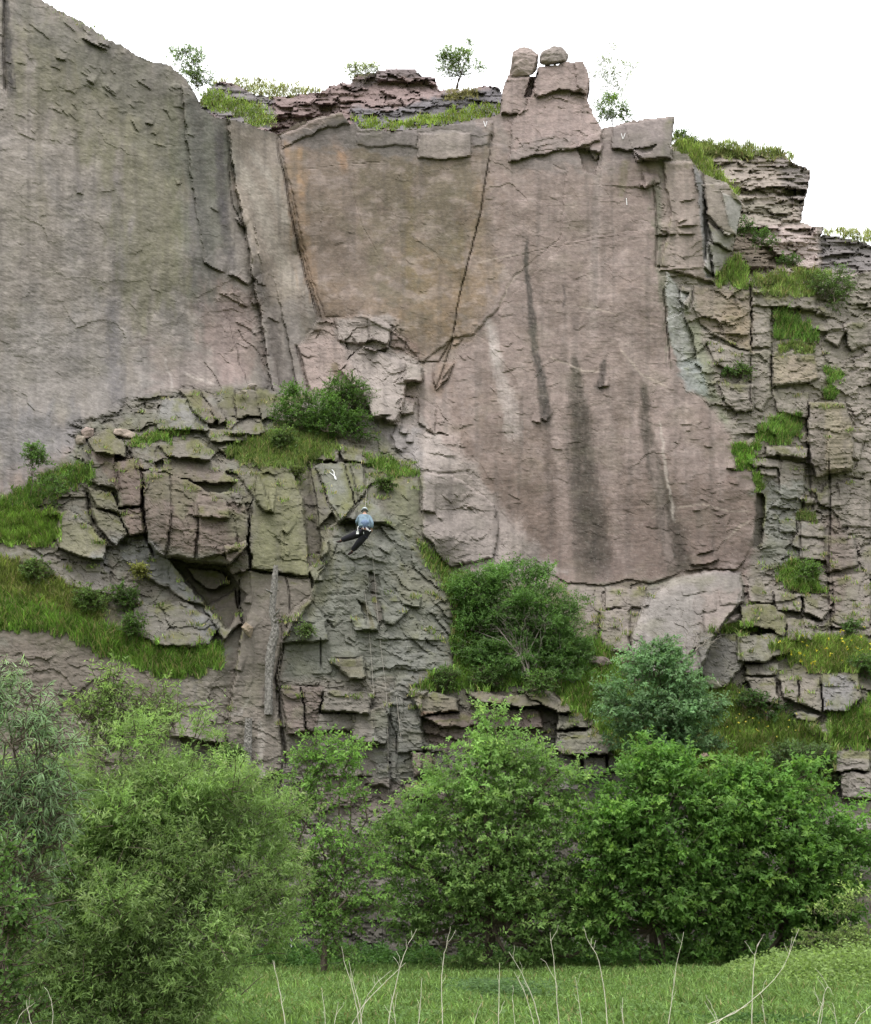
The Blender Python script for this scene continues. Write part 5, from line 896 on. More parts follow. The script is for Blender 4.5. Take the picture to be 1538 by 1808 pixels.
plant('leafy_plant', 'thin leafy sapling at the left end of the terrace', 'plant',
 cl([(62,800,13),(70,812,10),(58,818,10),(60,840,9),(66,795,8)], 41.0), foot(58, 880) + np.array([0, -.3, 0]), .11, .06, .5, (96, 138, 66), .2, .3, 9, .1, .1, 33, trunk_r=.02)
plant('leafy_plant', 'low leafy bush beside the thin sapling at the left', 'plant',
 cl([(90,868,16),(105,850,12),(78,885,10)], 41.0), foot(88, 890) + np.array([0, -.3, 0]), .09, .05, .5, (92, 134, 62), .2, .28, 9, .1, .1, 34, trunk_r=.02)
plant('leafy_plant', 'hanging green bush on the far right terrace below the dark strata', 'plant',
 cl([(1452,500,20),(1480,505,18),(1462,520,16),(1485,490,13),(1468,538,9)], 48.5), foot(1465, 545) + np.array([0, -.6, 0]), .09, .045, .6, (98, 134, 70), .2, .34, 11, .3, .05, 35, trunk_r=.02)
def ivy(px, py, r, label, color=(80, 118, 44), n=3, seed=1, fl=.9):
    rs_ = np.random.RandomState(seed); L = [(px + rs_.uniform(-r, r) * .6, py + rs_.uniform(-r, r) * .45, r * rs_.uniform(.5, .75)) for _ in range(n)]
    Y = float(D(px, py + r * .5)) - .25
    plant('leafy_plant', label, 'plant', cl(L, Y), at(px, py + r * .9, Y + .1), .09, .055, .55, color, .2, .26, 9, .2, .05, seed, trunk_r=.015, up=.2, limbs=False)
ivy(232, 1058, 24, 'dark green ivy-like plant above the grey slab on the left', (72, 108, 42), 4, 41); ivy(235, 1105, 17, 'leafy trailing plant just left of the lower grey slab', (78, 116, 44), 4, 42)
ivy(165, 1065, 26, 'patch of leafy weeds in the middle of the left grass bank', (90, 124, 52), 5, 43); ivy(60, 1010, 22, 'leafy weeds on the upper part of the left grass bank', (86, 118, 52), 4, 44)
ivy(250, 1008, 9, 'small yellow-flowering plant on the bluish slab', (128, 136, 62), 3, 45); ivy(860, 1195, 26, 'leafy green weeds on the ledge above the dark overhanging plates', (80, 120, 50), 5, 46)
ivy(790, 1200, 20, 'low weeds at the left end of the ledge above the plates', (84, 120, 54), 4, 47); ivy(955, 1205, 22, 'weeds under the right side of the large twiggy shrub', (86, 126, 54), 4, 48)
ivy(1075, 1230, 22, 'green weeds left of the blue-green bush', (86, 128, 52), 4, 49); ivy(1310, 655, 12, 'little green tuft on the ledge above the brown square block', (88, 122, 60), 3, 50)
ivy(1285, 660, 8, 'tiny dark plant in the crack left of the brown square block', (72, 108, 48), 2, 51); ivy(1425, 1010, 18, 'green plant hanging on the crag above the grey blocks', (92, 132, 58), 4, 52)
ivy(1500, 1110, 12, 'dark leafy plant in the vertical cleft at the far right', (70, 106, 44), 3, 53); ivy(1530, 1180, 24, 'dark leafy bush at the right edge beside the yellow-flowered bank', (78, 116, 50), 4, 54)
ivy(525, 835, 8, 'small mossy tuft between the green slab and the dark wedge', (96, 116, 54), 3, 55); ivy(540, 1115, 9, 'small green tuft on the buttress right of the leaning log', (92, 122, 62), 3, 56)
ivy(500, 778, 20, 'bushy weeds in front of the brown standing block', (92, 124, 60), 5, 57); ivy(680, 855, 12, 'green weeds at the top right of the buttress', (88, 120, 52), 4, 58)
ivy(1265, 1245, 22, 'weedy tangle right of the blue-green bush', (90, 124, 56), 4, 59); ivy(415, 1340, 20, 'small twiggy bush at the foot of the wall, below the short post', (96, 130, 70), 4, 60)
# ---- skyline plants
plant('skyline_tree', 'small pale green tree on the skyline left of the pinnacle', 'tree', cl([(795,100,22),(820,110,16),(785,118,16),(835,125,12),(825,90,9),(800,128,15),(846,118,8),(830,78,6)], 53.5), at(805, 158, 53.6), .10, .045, .55, (120, 152, 84), .2, .35, 11, .1, .1, 71, trunk_r=.05, up=.5, shell=.15, stems=2)
plant('birch_tree', 'airy thin-leaved birch right of the pinnacle', 'tree', cl([(1060,120,20),(1085,110,22),(1100,140,20),(1070,150,20),(1095,170,20),(1110,120,12),(1060,180,16),(1080,85,10)], 53), at(1080, 215, 53), .08, .04, .16, (128, 150, 104), .2, .4, 9, .1, .1, 72, trunk_r=.02, up=.3, shell=.1, twigs=True, bark=M_TWIG)
plant('green_shrub', 'green bush at the foot of the pinnacle, right side', 'bush', cl([(1073,190,16),(1090,196,14),(1066,206,10),(1104,204,10),(1078,176,9)], 51), at(1082, 222, 51), .10, .055, .7, (112, 148, 70), .2, .3, 11, .1, .05, 73, trunk_r=.03)
plant('green_shrub', 'feathery bush on the rim where the side wall drops', 'bush', cl([(325,112,20),(345,125,20),(310,98,12),(335,92,9),(362,140,14),(352,100,9),(350,150,14),(338,138,13)], 50), at(348, 155, 50), .10, .05, .5, (116, 148, 92), .2, .35, 11, .1, .1, 74, trunk_r=.025, stems=2, shell=.15, up=.5)
plant('green_shrub', 'pale hazy bush behind the layered outcrop on the skyline', 'bush', cl([(640,124,14),(660,122,12),(620,128,12),(670,114,7)], 57), at(645, 145, 57), .10, .05, .6, (152, 172, 112), .2, .35, 11, .1, .1, 75, trunk_r=.02, shell=.15)
plant('green_shrub', 'dark bush at the top of the grass slope right of the block', 'bush', cl([(1196,244,9),(1210,246,10),(1222,252,7)], 51), at(1210, 262, 51), .10, .05, .6, (86, 118, 60), .2, .3, 11, .1, .02, 76, trunk_r=.02)
for L, lab, sd__ in (([(1315,400,14),(1325,415,14),(1308,420,12)], 'dense green creeper at the left foot of the tan bluff', 77), ([(1345,425,14),(1360,440,14),(1372,448,13)], 'green creeper running down the middle of the bluff foot', 78), ([(1388,460,12),(1402,468,11)], 'lower end of the creeper on the bluff foot', 79)):
    plant('creeper', lab, 'plant', cl(L, 49.8), at(L[0][0], L[0][1] + 12, 50.2), .09, .05, 1.0, (78, 120, 48), .2, .3, 11, .1, .02, sd__, trunk_r=.015, limbs=False)
# bare twiggy shrub beside the dome
rs_ = np.random.RandomState(81); root = empty('bare_shrub', tuple(foot(1208, 1185))); tag(root, 'leafless twiggy shrub in front of the smooth dome, right of the blue-green bush', 'bush')
segs = []; b0 = np.array(foot(1208, 1185)) + np.array([0, -.8, 0])
def grow(p, d, L, r, n):
    q = p + d * L; segs.append((curve_pts(p, q, 4, .08, rs_), np.linspace(r, r * .6, 4)))
    if n > 0:
        for _ in range(rs_.randint(2, 4)): grow(q, nrm((d + rs_.normal(0, .45, 3))[None])[0], L * .72, r * .6, n - 1)
for _ in range(4): grow(b0, nrm((np.array([rs_.uniform(-.6, .6), rs_.uniform(-.4, .2), 1]))[None])[0], .7, .022, 3)
tubes('branch', segs, M_TWIG, root)
rs_ = np.random.RandomState(83); root = empty('bare_shrub', tuple(foot(938, 1190))); tag(root, 'grey leafless stems standing in front of the large shrub on the ledge', 'bush')
segs = []; b0 = np.array(at(936, 1190, 40.9))
for _ in range(6): grow(b0, nrm((np.array([rs_.uniform(-.5, .5), rs_.uniform(-.3, .1), 1]))[None])[0], 1.0, .013, 3)
tubes('branch', segs, M_TWIG, root)
# ================================================================ grass
def blades(Pt, h, w, lean, color, cvar, rs_, dry=0., up=(0, 0, 1), galb=1.0):
    n = len(Pt); a = rs_.uniform(0, 2 * np.pi, n); s = np.stack([np.cos(a), np.sin(a), 0 * a], -1)
    ln = np.stack([rs_.normal(0, lean, n), rs_.normal(-lean * .4, lean, n), 0 * a], -1)
    hh = (h * rs_.uniform(.45, 1.3, n))[:, None]; ww = (w * rs_.uniform(.7, 1.3, n))[:, None]; wd_ = (rs_.rand(n, 1) < (.25 if galb > 1.05 else .1)); ww = np.where(wd_, ww * 2.6, ww); hh = np.where(wd_, hh * .7, hh)
    U = np.array(up)[None]
    m = Pt + U * hh * .6 + ln * hh * .35; t = Pt + U * hh * .95 + ln * hh
    V = np.stack([Pt - s * ww * .5, Pt + s * ww * .5, m + s * ww * .4, t, m - s * ww * .4], 1)
    k = np.arange(n) * 5
    # a 5-gon as quad + (folded) quad keeps one array: base quad and tip quad
    F1 = np.stack([k, k + 1, k + 2, k + 4], -1); F2 = np.stack([k + 4, k + 2, k + 3, k + 3], -1)
    c = satl(color)[None] * np.exp(rs_.normal(0, cvar, (n, 1))) * np.exp(.5 * fbm(Pt[:, 0:1] / .8, Pt[:, 1:2] / .8 + Pt[:, 2:3] / .6, 641, 3))
    if dry > 0:
        q = (rs_.rand(n, 1) < dry); c = np.where(q, lin((176, 166, 120))[None] * rs_.uniform(.6, 1.1, (n, 1)), c)
    return V.reshape(-1, 3), F1, F2, np.repeat(np.clip(c * galb, .004, .9), 5, 0)
def grass_obj(name, label, Pt, h, w, lean, color, cvar=.25, dry=.0, seed=1, cat='grass', galb=1.0):
    rs_ = np.random.RandomState(seed)
    V, F1, F2, c = blades(Pt, h, w, lean, color, cvar, rs_, dry, galb=galb)
    me_F = np.concatenate([F1, np.stack([F2[:, 0], F2[:, 1], F2[:, 2], F2[:, 2]], -1)])
    # tips as triangles: build loops by hand
    me = bpy.data.meshes.new(name); n1 = len(F1); n2 = len(F2)
    me.vertices.add(len(V)); me.vertices.foreach_set('co', V.astype(np.float32).ravel())
    loops = np.concatenate([F1.ravel(), F2[:, :3].ravel()]).astype(np.int32); me.loops.add(len(loops)); me.loops.foreach_set('vertex_index', loops)
    me.polygons.add(n1 + n2); me.polygons.foreach_set('loop_start', np.concatenate([np.arange(n1) * 4, n1 * 4 + np.arange(n2) * 3]).astype(np.int32))
    a = me.color_attributes.new('col', 'FLOAT_COLOR', 'POINT'); c4 = np.ones((len(V), 4), np.float32); c4[:, :3] = c; a.data.foreach_set('color', c4.ravel())
    me.update(calc_edges=True); me.materials.append(M_GRASS); o = bpy.data.objects.new(name, me); COL.objects.link(o)
    tag(o, label, cat, None, 'stuff'); return o
def scatter(P, n, rs_, dfun, fade=10, seed=0):
    P = np.asarray(P, float); x0, y0 = P.min(0); x1, y1 = P.max(0)
    x = rs_.uniform(x0, x1, n); y = rs_.uniform(y0, y1, n)
    sd_ = poly_sd(x + 4 * perlin(x / 12, y / 12, 5), y + 4 * perlin(x / 12, y / 12, 6), P) + fade * .8 * fbm(x / 18, y / 12, 700 + seed, 3)
    k = sd_ > rs_.uniform(-.3, .6, n) * fade * .6
    x, y = x[k], y[k]; Y = dfun(x, y) if dfun is not None else None
    return at(x, y, Y - .03)
for k, (lab, P, n, h, col, dry, df) in enumerate(PATCH):
    rs_ = np.random.RandomState(900 + k); Pt = scatter(P, int(n * 1.9), rs_, df, 15, k)
    grass_obj('grass_patch', lab, Pt, h * .8, .035, .5, col, .34, dry + .07, 300 + k, galb=.88)
# tufts rooted on the small ledges of the broken rock
rs_ = np.random.RandomState(77); jj, ii = np.nonzero((LEDGE > .35) & inside & (PX > 0) & (PX < 1538) & (PY > 560)); sel_ = rs_.choice(len(jj), 420, replace=False, p=None)
cx_ = PX[jj[sel_], ii[sel_]]; cy_ = PY[jj[sel_], ii[sel_]]; nb = 16
ax_ = np.repeat(cx_, nb) + rs_.normal(0, 5, len(sel_) * nb); ay_ = np.repeat(cy_, nb) + rs_.normal(0, 1.5, len(sel_) * nb)
grass_obj('ledge_tufts', 'small tufts of grass scattered on the narrow ledges of the broken rock', at(ax_, ay_, D(ax_, ay_) - .04), .17, .03, .5, (104, 130, 64), .35, .3, 78)
# yellow flowers on the right banks
def dots(label, P, n, size, color, seed, df=DD, up=.3):
    rs_ = np.random.RandomState(seed); Pt = scatter(P, n, rs_, df, 6, seed) + np.array([0, -.25, up]); n = len(Pt)
    V, F4 = leaves(np.repeat(Pt, 2, 0), nrm(rs_.normal(0, 1, (2 * n, 3))), nrm(rs_.normal(0, .3, (2 * n, 3)) + [0, -.5, 1]), np.full(2 * n, size), np.full(2 * n, size))
    o = mesh_obj('wild_flowers', V, F4, M_GRASS, None, np.tile(lin(color), (len(V), 1)) * .8); tag(o, label, 'flowers', None, 'stuff')
dots('yellow wild flowers on the right grass banks', [(1360,1135),(1540,1120),(1540,1190),(1400,1185)], 60, .09, (220,205,70), 1)
dots('yellow wild flowers on the slope below the grey blocks', [(1230,1215),(1400,1270),(1440,1310),(1200,1330)], 60, .07, (206,196,80), 2)
# ---- the meadow
rs_ = np.random.RandomState(31)
def field(n, y0, y1, wide=.46):
    u = rs_.rand(n); y = 1 / (1 / y0 + u * (1 / y1 - 1 / y0)) if False else y0 * (y1 / y0) ** u; x = rs_.uniform(-wide, wide, n) * y; return x, y
x, y = field(150000, 14.5, 38.8); n = fbm(x / 1.6, y / 1.6, 801, 3); k = rs_.rand(len(x)) < .75 + .5 * n; x, y, n = x[k], y[k], n[k]
grass_obj('meadow_grass', 'short lush green meadow grass at the foot of the cliff', np.stack([x, y, ground_z(x, y) - .01], -1), .20, .024, .45, (108, 144, 74), .28, .06, 32, galb=.85)
x, y = field(52000, 15, 38.8); n = fbm(x / 1.2 + 9, y / 1.2, 802, 3); k = n > -.05; x, y = x[k], y[k]; P0 = np.stack([x, y, ground_z(x, y) + rs_.uniform(.03, .2, len(x))], -1)
def leafmass(name, label, P0, ll, lw, color, var, seed, cat='ground cover'):
    r2 = np.random.RandomState(seed); m = len(P0); V, F4 = leaves(P0, nrm(r2.normal(0, 1, (m, 3)) * [1, 1, .4]), nrm(r2.normal(0, .5, (m, 3)) + [0, -.3, 1]), ll * r2.uniform(.6, 1.3, m), lw * r2.uniform(.7, 1.3, m))
    c = satl(color)[None] * np.exp(r2.normal(0, var, (m, 1))) * LALB; o = mesh_obj(name, V, F4, M_LEAF, None, np.clip(np.repeat(c, 4, 0), .004, .9)); tag(o, label, cat, None, 'stuff'); return o
leafmass('meadow_herbs', 'small broad-leaved herbs mixed into the meadow grass', P0, .075, .045, (98, 136, 70), .16, 33)
n = 34000; x = rs_.uniform(-6.2, 13.5, n); y = rs_.uniform(35.2, 38.9, n); P0 = np.stack([x, y, ground_z(x, y) + rs_.uniform(.05, 1, n) ** .6 * (.25 + .5 * np.clip(fbm(x / .9, y / 2, 803, 3) + .3, 0, 1))], -1)
leafmass('nettle_bed', 'dark green nettles along the foot of the rock wall', P0, .13, .07, (72, 116, 52), .22, 34)
n = 26000; x = rs_.uniform(6.5, 17.5, n); y = rs_.uniform(25.5, 32.5, n); hh = .85 * sstep(6.3, 9.5, x) * (1 - sstep(30.5, 32.5, y)) * sstep(25, 28, y) * (.7 + .4 * fbm(x / .9, y / .9, 804, 3)); P0 = np.stack([x, y, ground_z(x, y) + hh * rs_.rand(n) ** .4], -1)
leafmass('bramble_bed', 'low mound of pale green brambles in front of the right maples', P0, .10, .06, (124, 156, 86), .22, 35)
n = 3000; cx = X_at(880, 24); x = rs_.normal(cx, .45, n); y = rs_.normal(24, .5, n); P0 = np.stack([x, y, ground_z(x, y) + rs_.rand(n) * .35], -1)
leafmass('thistle_clump', 'darker grey-green weed clump standing in the middle of the meadow', P0, .11, .03, (88, 124, 78), .2, 36, 'weeds')
n = 2600; cx = X_at(1340, 17.5); x = rs_.normal(cx, .5, n); y = rs_.normal(17.6, .25, n); P0 = np.stack([x, y, ground_z(x, y) + rs_.rand(n) * .16], -1)
leafmass('dark_weeds', 'dark leafy weeds at the bottom edge among the dry stems on the right', P0, .09, .05, (64, 104, 48), .2, 37, 'weeds')
n = 16000; x = rs_.uniform(-20, -3.5, n); y = rs_.uniform(13, 20, n); P0 = np.stack([x, y, ground_z(x, y) + rs_.rand(n) * .3], -1)
leafmass('undergrowth', 'dark undergrowth beneath the willow bushes', P0, .08, .04, (70, 104, 48), .22, 38)

# ================================================================ dry stems close to the camera
STEMS = [([(215,1790),(120,1740),(60,1790)],0),([(506,1830),(498,1770),(489,1726),(482,1696)],'thin crooked dry stem at the edge of the willow bush'),
([(636,1830),(632,1787),(622,1740),(608,1700),(603,1671)],'pale dry stem curving left, tall one of the central cluster'),([(640,1830),(636,1780),(622,1730),(616,1696)],'shorter dry stem beside the curved one in the central cluster'),
([(684,1830),(690,1775),(707,1706),(720,1668),(736,1641)],'long dry stem bending right with its tip against the rock'),([(781,1830),(781,1790),(779,1738),(784,1687),(789,1665),(795,1636)],'straight knotted dry stem right of the centre cluster'),
([(609,1830),(640,1775),(680,1735),(716,1700)],'dry stem leaning far right across the central cluster'),([(630,1830),(645,1765),(665,1735),(692,1712)],'slender arched dry stem in the central cluster'),
([(737,1830),(742,1780),(745,1727)],'short upright dry stem left of the knotted one'),([(576,1830),(573,1780),(568,1743)],'faint short dry stem left of the central cluster'),([(586,1830),(592,1798),(598,1769)],'small leaning dry stem left of the central cluster'),
([(988,1830),(985,1770),(978,1700),(972,1647)],'tall thin dry stem in front of the box elder'),([(1073,1830),(1069,1760),(1057,1690),(1040,1665),(1030,1637)],'tall dry stem bent near the top right of the box elder'),
([(957,1830),(945,1770),(925,1725),(900,1680)],'feathery dry stem leaning left in the middle meadow'),([(948,1830),(930,1760),(908,1716)],'short twin of the feathery leaning stem'),([(1178,1830),(1186,1770),(1192,1715),(1207,1645)],'forked dark dry stem before the gap between the maples'),
([(1327,1830),(1328,1760),(1331,1705),(1336,1672),(1346,1657)],'tall dry stem with a hooked tip on the right'),([(1440,1830),(1450,1780),(1458,1745),(1464,1742),(1472,1758)],'dry stem with a folded-over tip at the lower right'),([(1446,1830),(1452,1790),(1455,1760)],'short pale stem beside the folded-over one'),
([(1276,1830),(1264,1790),(1252,1767)],'short pale stem leaning left at the lower right'),([(1030,1830),(1024,1780),(1016,1725)],'thin stem between the two tall central ones'),([(912,1830),(908,1795),(905,1765)],'short thick pale stem in the middle bottom'),([(880,1830),(881,1770),(882,1700)],'faint straight stem left of the thistle clump'),
([(1190,1830),(1300,1790),(1380,1720),(1410,1640)],'long arching faint stem crossing the right meadow'),([(1240,1830),(1280,1795),(1320,1775)],'low dry stalk lying right over the dark weeds'),([(1500,1830),(1516,1795),(1538,1775)],'dry stalk at the lower right corner'),
([(700,1830),(697,1790),(690,1755)],'small dry stalk at the foot of the central cluster'),([(60,1830),(50,1785),(46,1765)],'dry stalk at the lower left corner'),([(85,1830),(95,1795),(90,1760)],'thin dry stalk under the left willow'),([(20,1830),(35,1790),(62,1770)],'leaning dry stalk at the far lower left'),
([(1105,1830),(1098,1790),(1100,1760)],'low thin stalk right of the bent tall stem'),([(835,1830),(840,1795),(850,1770)],'low leaning stalk near the bottom centre'),([(1360,1830),(1350,1800),(1345,1775)],'low stalk among the dark weeds'),([(1480,1830),(1475,1790),(1470,1770)],'low stalk right of the folded stem')]
rs_ = np.random.RandomState(41)
for pts, lab in STEMS:
    if lab == 0: continue
    Y = rs_.uniform(6.0, 8.0); p = at([q[0] for q in pts], [q[1] for q in pts], Y + np.zeros(len(pts))); b = p[0].copy(); b[2] = 0; b[0] += rs_.uniform(-.05, .05)
    p = np.concatenate([b[None], p]); t = np.linspace(0, 1, 3 * len(p)); ti = np.linspace(0, 1, len(p)); pf = np.stack([np.interp(t, ti, p[:, j]) for j in range(3)], -1); pf[1:-1] = (pf[:-2] + pf[1:-1] * 2 + pf[2:]) / 4
    pf += rs_.normal(0, .0015, pf.shape); kk = len(pf); tall = 1830 - pts[-1][1]
    root = empty('dry_stem', tuple(p[0])); tag(root, lab, 'dry stem', 'dry stems of last year\'s weeds in front of the meadow')
    rmain = .0021 + .0011 * min(tall / 120, 1.2)
    tubes('stalk', [(pf, np.linspace(rmain, .0010, kk))], M_STRAW, root)
    tw = []
    for _ in range(1 + int(tall / 70)):
        i = rs_.randint(kk // 2, kk - 1); d = np.array([rs_.uniform(-.5, .5), rs_.uniform(-.3, .3), .7]); L = rs_.uniform(.05, .16); tw.append((curve_pts(pf[i], pf[i] + d * L, 4, .05, rs_), [.001, .001, .0009, .0008]))
    tubes('side_twig', tw, M_STRAW, root)['kind'] = 'stuff'

# ================================================================ logs
def log(name, pts, radpx, label, knots=(), dyo=.0, broken=True):
    Y = np.array([float(D(p[0], p[1])) for p in pts]); Y = np.minimum(Y.min() - .05 + 0 * Y, Y - .1)
    P = at([p[0] for p in pts], [p[1] for p in pts], Y); root = empty(name, tuple(P[-1])); tag(root, label, 'log')
    t = np.linspace(0, 1, 60); ti = np.linspace(0, 1, len(P)); pf = np.stack([np.interp(t, ti, P[:, j]) for j in range(3)], -1)
    for _ in range(3): pf[1:-1] = (pf[:-2] + pf[1:-1] * 2 + pf[2:]) / 4
    rr = np.interp(t, np.linspace(0, 1, len(radpx)), radpx) * mpp(pts[0][1], Y[0]); n = 20; ang = np.arange(n) * 2 * np.pi / n
    V = []
    for i, (c, r) in enumerate(zip(pf, rr)):
        lump = r * (1 + .16 * perlin(np.cos(ang) * 2 + 5, t[i] * 9 + np.sin(ang) * 2, 61) + .10 * perlin(ang * 3, ang * 0 + t[i] * 40, 62) + .08 * rs_.normal(0, 1, n))
        end = .25 * np.abs(perlin(ang * 2, ang * 0 + 3, 63)) * (i == 0)
        V.append(np.stack([c[0] + np.cos(ang) * lump, c[1] + np.sin(ang) * lump * .9, c[2] + 0 * ang + end], -1))
    V.append(np.repeat(pf[:1] - [0, 0, .03], n, 0)); V.append(np.repeat(pf[-1:], n, 0)); V = np.concatenate(V)
    Fq = []; r_ = np.arange(n); m = 60
    for i in range(m - 1): Fq.append(np.stack([i * n + r_, i * n + (r_ + 1) % n, (i + 1) * n + (r_ + 1) % n, (i + 1) * n + r_], -1))
    Fq.append(np.stack([r_, (r_ + 1) % n, m * n + (r_ + 1) % n, m * n + r_], -1)); Fq.append(np.stack([(m - 1) * n + r_, (m - 1) * n + (r_ + 1) % n, (m + 1) * n + (r_ + 1) % n, (m + 1) * n + r_], -1))
    mesh_obj('log_trunk', V, np.concatenate(Fq), M_DEAD, root)
    for i, (k, dx, dz) in enumerate(knots):
        c = pf[int(k * 59)]; tubes('branch_stub', [(np.array([c + [0, -rr[0] * .4, 0], c + [dx * .6, -.2, dz * .5], c + [dx, -.25, dz]]), [.05, .04, .02])], M_DEAD, root, 6)
    return root
log('leaning_log', [(487,1000),(484,1040),(480,1080),(487,1110),(478,1150),(475,1200),(474,1262)], [4.0,6,5.5,5.5,7.5,7.5,6.5,6.5], 'tall weathered grey log leaning upright against the pink pillar', ((.21,-.28,.12),(.40,.28,.26),(.45,.18,.1)))
log('leaning_log', [(439,1270),(438,1310),(436,1370),(434,1430)], [6,7,7,7], 'shorter whitish log stump standing below left of the tall leaning log', ())

# ================================================================ climber, ropes, slings
M_TROU = plain_mat('dark_trousers', (.022, .021, .028), .85, .3, 25); M_JACK = plain_mat('grey_blue_jacket', (.17, .235, .29), .7, .3, 9); M_PACK = plain_mat('blue_fabric', (.12, .17, .27), .6, .2, 20)
M_HELM = plain_mat('grey_helmet', (.38, .42, .45), .35, .05, 10, .5); M_SHOE = plain_mat('shoe_leather', (.035, .02, .022), .6, .2, 30); M_BELT = plain_mat('harness_webbing', (.03, .03, .05), .7, .1, 30); M_WHITE = plain_mat('white_webbing', (.72, .72, .72), .6, .1, 40); M_ROPE = plain_mat('rope', (.34, .31, .27), .8, .25, 60); M_SKIN = plain_mat('skin', (.45, .27, .20), .6, .1, 30); M_BLACK = plain_mat('black_strap', (.015, .015, .018), .7, .1, 30); M_STEEL = plain_mat('steel', (.55, .55, .55), .35, .05, 10, .6)
def skin_mesh(name, verts, edges, radii, mat, parent, levels=2, rootv=0):
    me = bpy.data.meshes.new(name); me.from_pydata([tuple(v) for v in verts], edges, []); me.materials.append(mat)
    o = bpy.data.objects.new(name, me); COL.objects.link(o)
    o.modifiers.new('skin', 'SKIN'); sl = me.skin_vertices[0] if len(me.skin_vertices) else None
    if sl is None:
        bpy.context.view_layer.objects.active = o; sl = me.skin_vertices[0]
    for i, r in enumerate(radii):
        r = r if isinstance(r, tuple) else (r, r); sl.data[i].radius = r; sl.data[i].use_root = (i == rootv)
    s = o.modifiers.new('sub', 'SUBSURF'); s.levels = levels; s.render_levels = levels
    dg = bpy.context.evaluated_depsgraph_get(); ev = o.evaluated_get(dg); m2 = bpy.data.meshes.new_from_object(ev)
    m2.name = name; o.modifiers.clear(); o.data = m2
    if not m2.materials: m2.materials.append(mat)
    m2.polygons.foreach_set('use_smooth', np.ones(len(m2.polygons), bool))
    if parent is not None: o.parent = parent; o.matrix_parent_inverse = Matrix.Translation(-Vector(parent.location))
    return o
# wall distance around him; he sits back in the harness, feet on the rock
yf1 = float(D(600, 953)); yf2 = float(D(616, 977)); yw = float(D(641, 930))
yp = min(yf1, yf2, yw) - .78
def A(px, py, dy): return np.array(at(px, py, yp + dy))
pel = A(643, 938, 0); root = empty('person', tuple(pel)); tag(root, 'person abseiling in grey-blue jacket, dark trousers and light helmet, feet on the buttress', 'person')
bv = [pel, A(643.5, 931, .02), A(643.5, 921, .06), A(643.5, 913, .16), A(643.5, 908, .24), A(644, 903.5, .30),   # 0 pelvis 1 waist 2 chest 3 upper chest 4 neck 5 head
      A(635, 914, .16), A(630.5, 922, .20), A(633, 928, .46), A(652, 914, .16), A(657, 924, .08), A(655.5, 934, .14),   # arms 6-8, 9-11
      A(638.5, 940, .02), A(621, 947, .22), A(601.5, 954.5, .50), A(648, 941, 0), A(635, 957, .15), A(621, 973.5, .50)]   # legs 12-14, 15-17
be = [(0, 1), (1, 2), (2, 3), (3, 4), (4, 5), (3, 6), (6, 7), (7, 8), (3, 9), (9, 10), (10, 11), (0, 12), (12, 13), (13, 14), (0, 15), (15, 16), (16, 17)]
br = [(.12, .10), (.12, .10), (.165, .12), (.15, .11), .055, .095, .07, .05, .04, .07, .05, .04, .09, .075, .05, .09, .075, .05]
skin_mesh('body', bv, be, [r if not isinstance(r, tuple) else r for r in br], M_SKIN, root)
# hands: palm with fingers closed on the rope
for (w, d0) in ((bv[8], np.array([.02, .05, .06])), (bv[11], np.array([.0, .04, -.06]))):
    d0 = d0 / np.linalg.norm(d0); sx = np.array([1., 0, 0]); hv = [w, w + d0 * .045, w + d0 * .085]; he = [(0, 1), (1, 2)]; hr = [.026, (.040, .022), (.040, .020)]
    for f_ in range(4):
        o_ = sx * (f_ - 1.5) * .021; L = [.036, .042, .040, .030][f_]; k = len(hv); hv += [w + d0 * .09 + o_, w + d0 * (.09 + L) + o_ + [0, .012, 0], w + d0 * (.085 + L * .7) + o_ + [0, .045, 0]]; he += [(2, k), (k, k + 1), (k + 1, k + 2)]; hr += [.0095, .0090, .0080]
    k = len(hv); hv += [w + d0 * .03 + sx * .045, w + d0 * .06 + sx * .06 + [0, .03, 0]]; he += [(1, k), (k, k + 1)]; hr += [.011, .009]
    skin_mesh('hand', hv, he, hr, M_SKIN, root, 1)
jv = [bv[1] + [0, 0, -.04], bv[2], bv[3], bv[3] + (bv[4] - bv[3]) * .5, bv[6], bv[7], bv[7] + (bv[8] - bv[7]) * .9, bv[9], bv[10], bv[10] + (bv[11] - bv[10]) * .9]
skin_mesh('jacket', jv, [(0, 1), (1, 2), (2, 3), (2, 4), (4, 5), (5, 6), (2, 7), (7, 8), (8, 9)], [(.20, .17), (.255, .19), (.22, .16), .10, .115, .085, .06, .105, .085, .06], M_JACK, root, rootv=1)
o_ = bv[2] + (bv[0] - bv[2]) * .25 + np.array([.02, -.16, 0])
bm = bmesh.new(); bmesh.ops.create_icosphere(bm, subdivisions=3, radius=1)
for v_ in bm.verts: v_.co = Vector((v_.co.x * .15 * (1 + .2 * math.sin(v_.co.z * 4)), v_.co.y * .10, v_.co.z * .17))
me = bpy.data.meshes.new('back_panel'); bm.to_mesh(me); bm.free(); me.materials.append(M_PACK); me.polygons.foreach_set('use_smooth', np.ones(len(me.polygons), bool)); b_p = bpy.data.objects.new('back_panel', me); COL.objects.link(b_p); b_p.parent = root; b_p.location = Vector(o_) - Vector(pel) + Vector((.01, .04, -.03))
skin_mesh('trousers', [bv[0] + [0, 0, .03], bv[12], bv[13], bv[14] + (bv[13] - bv[14]) * .06, bv[15], bv[16], bv[17] + (bv[16] - bv[17]) * .06, bv[0] + [.04, -.08, -.12]], [(0, 1), (1, 2), (2, 3), (0, 4), (4, 5), (5, 6), (0, 7)], [(.215, .20), .19, .145, .10, .19, .145, .10, .20], M_TROU, root)
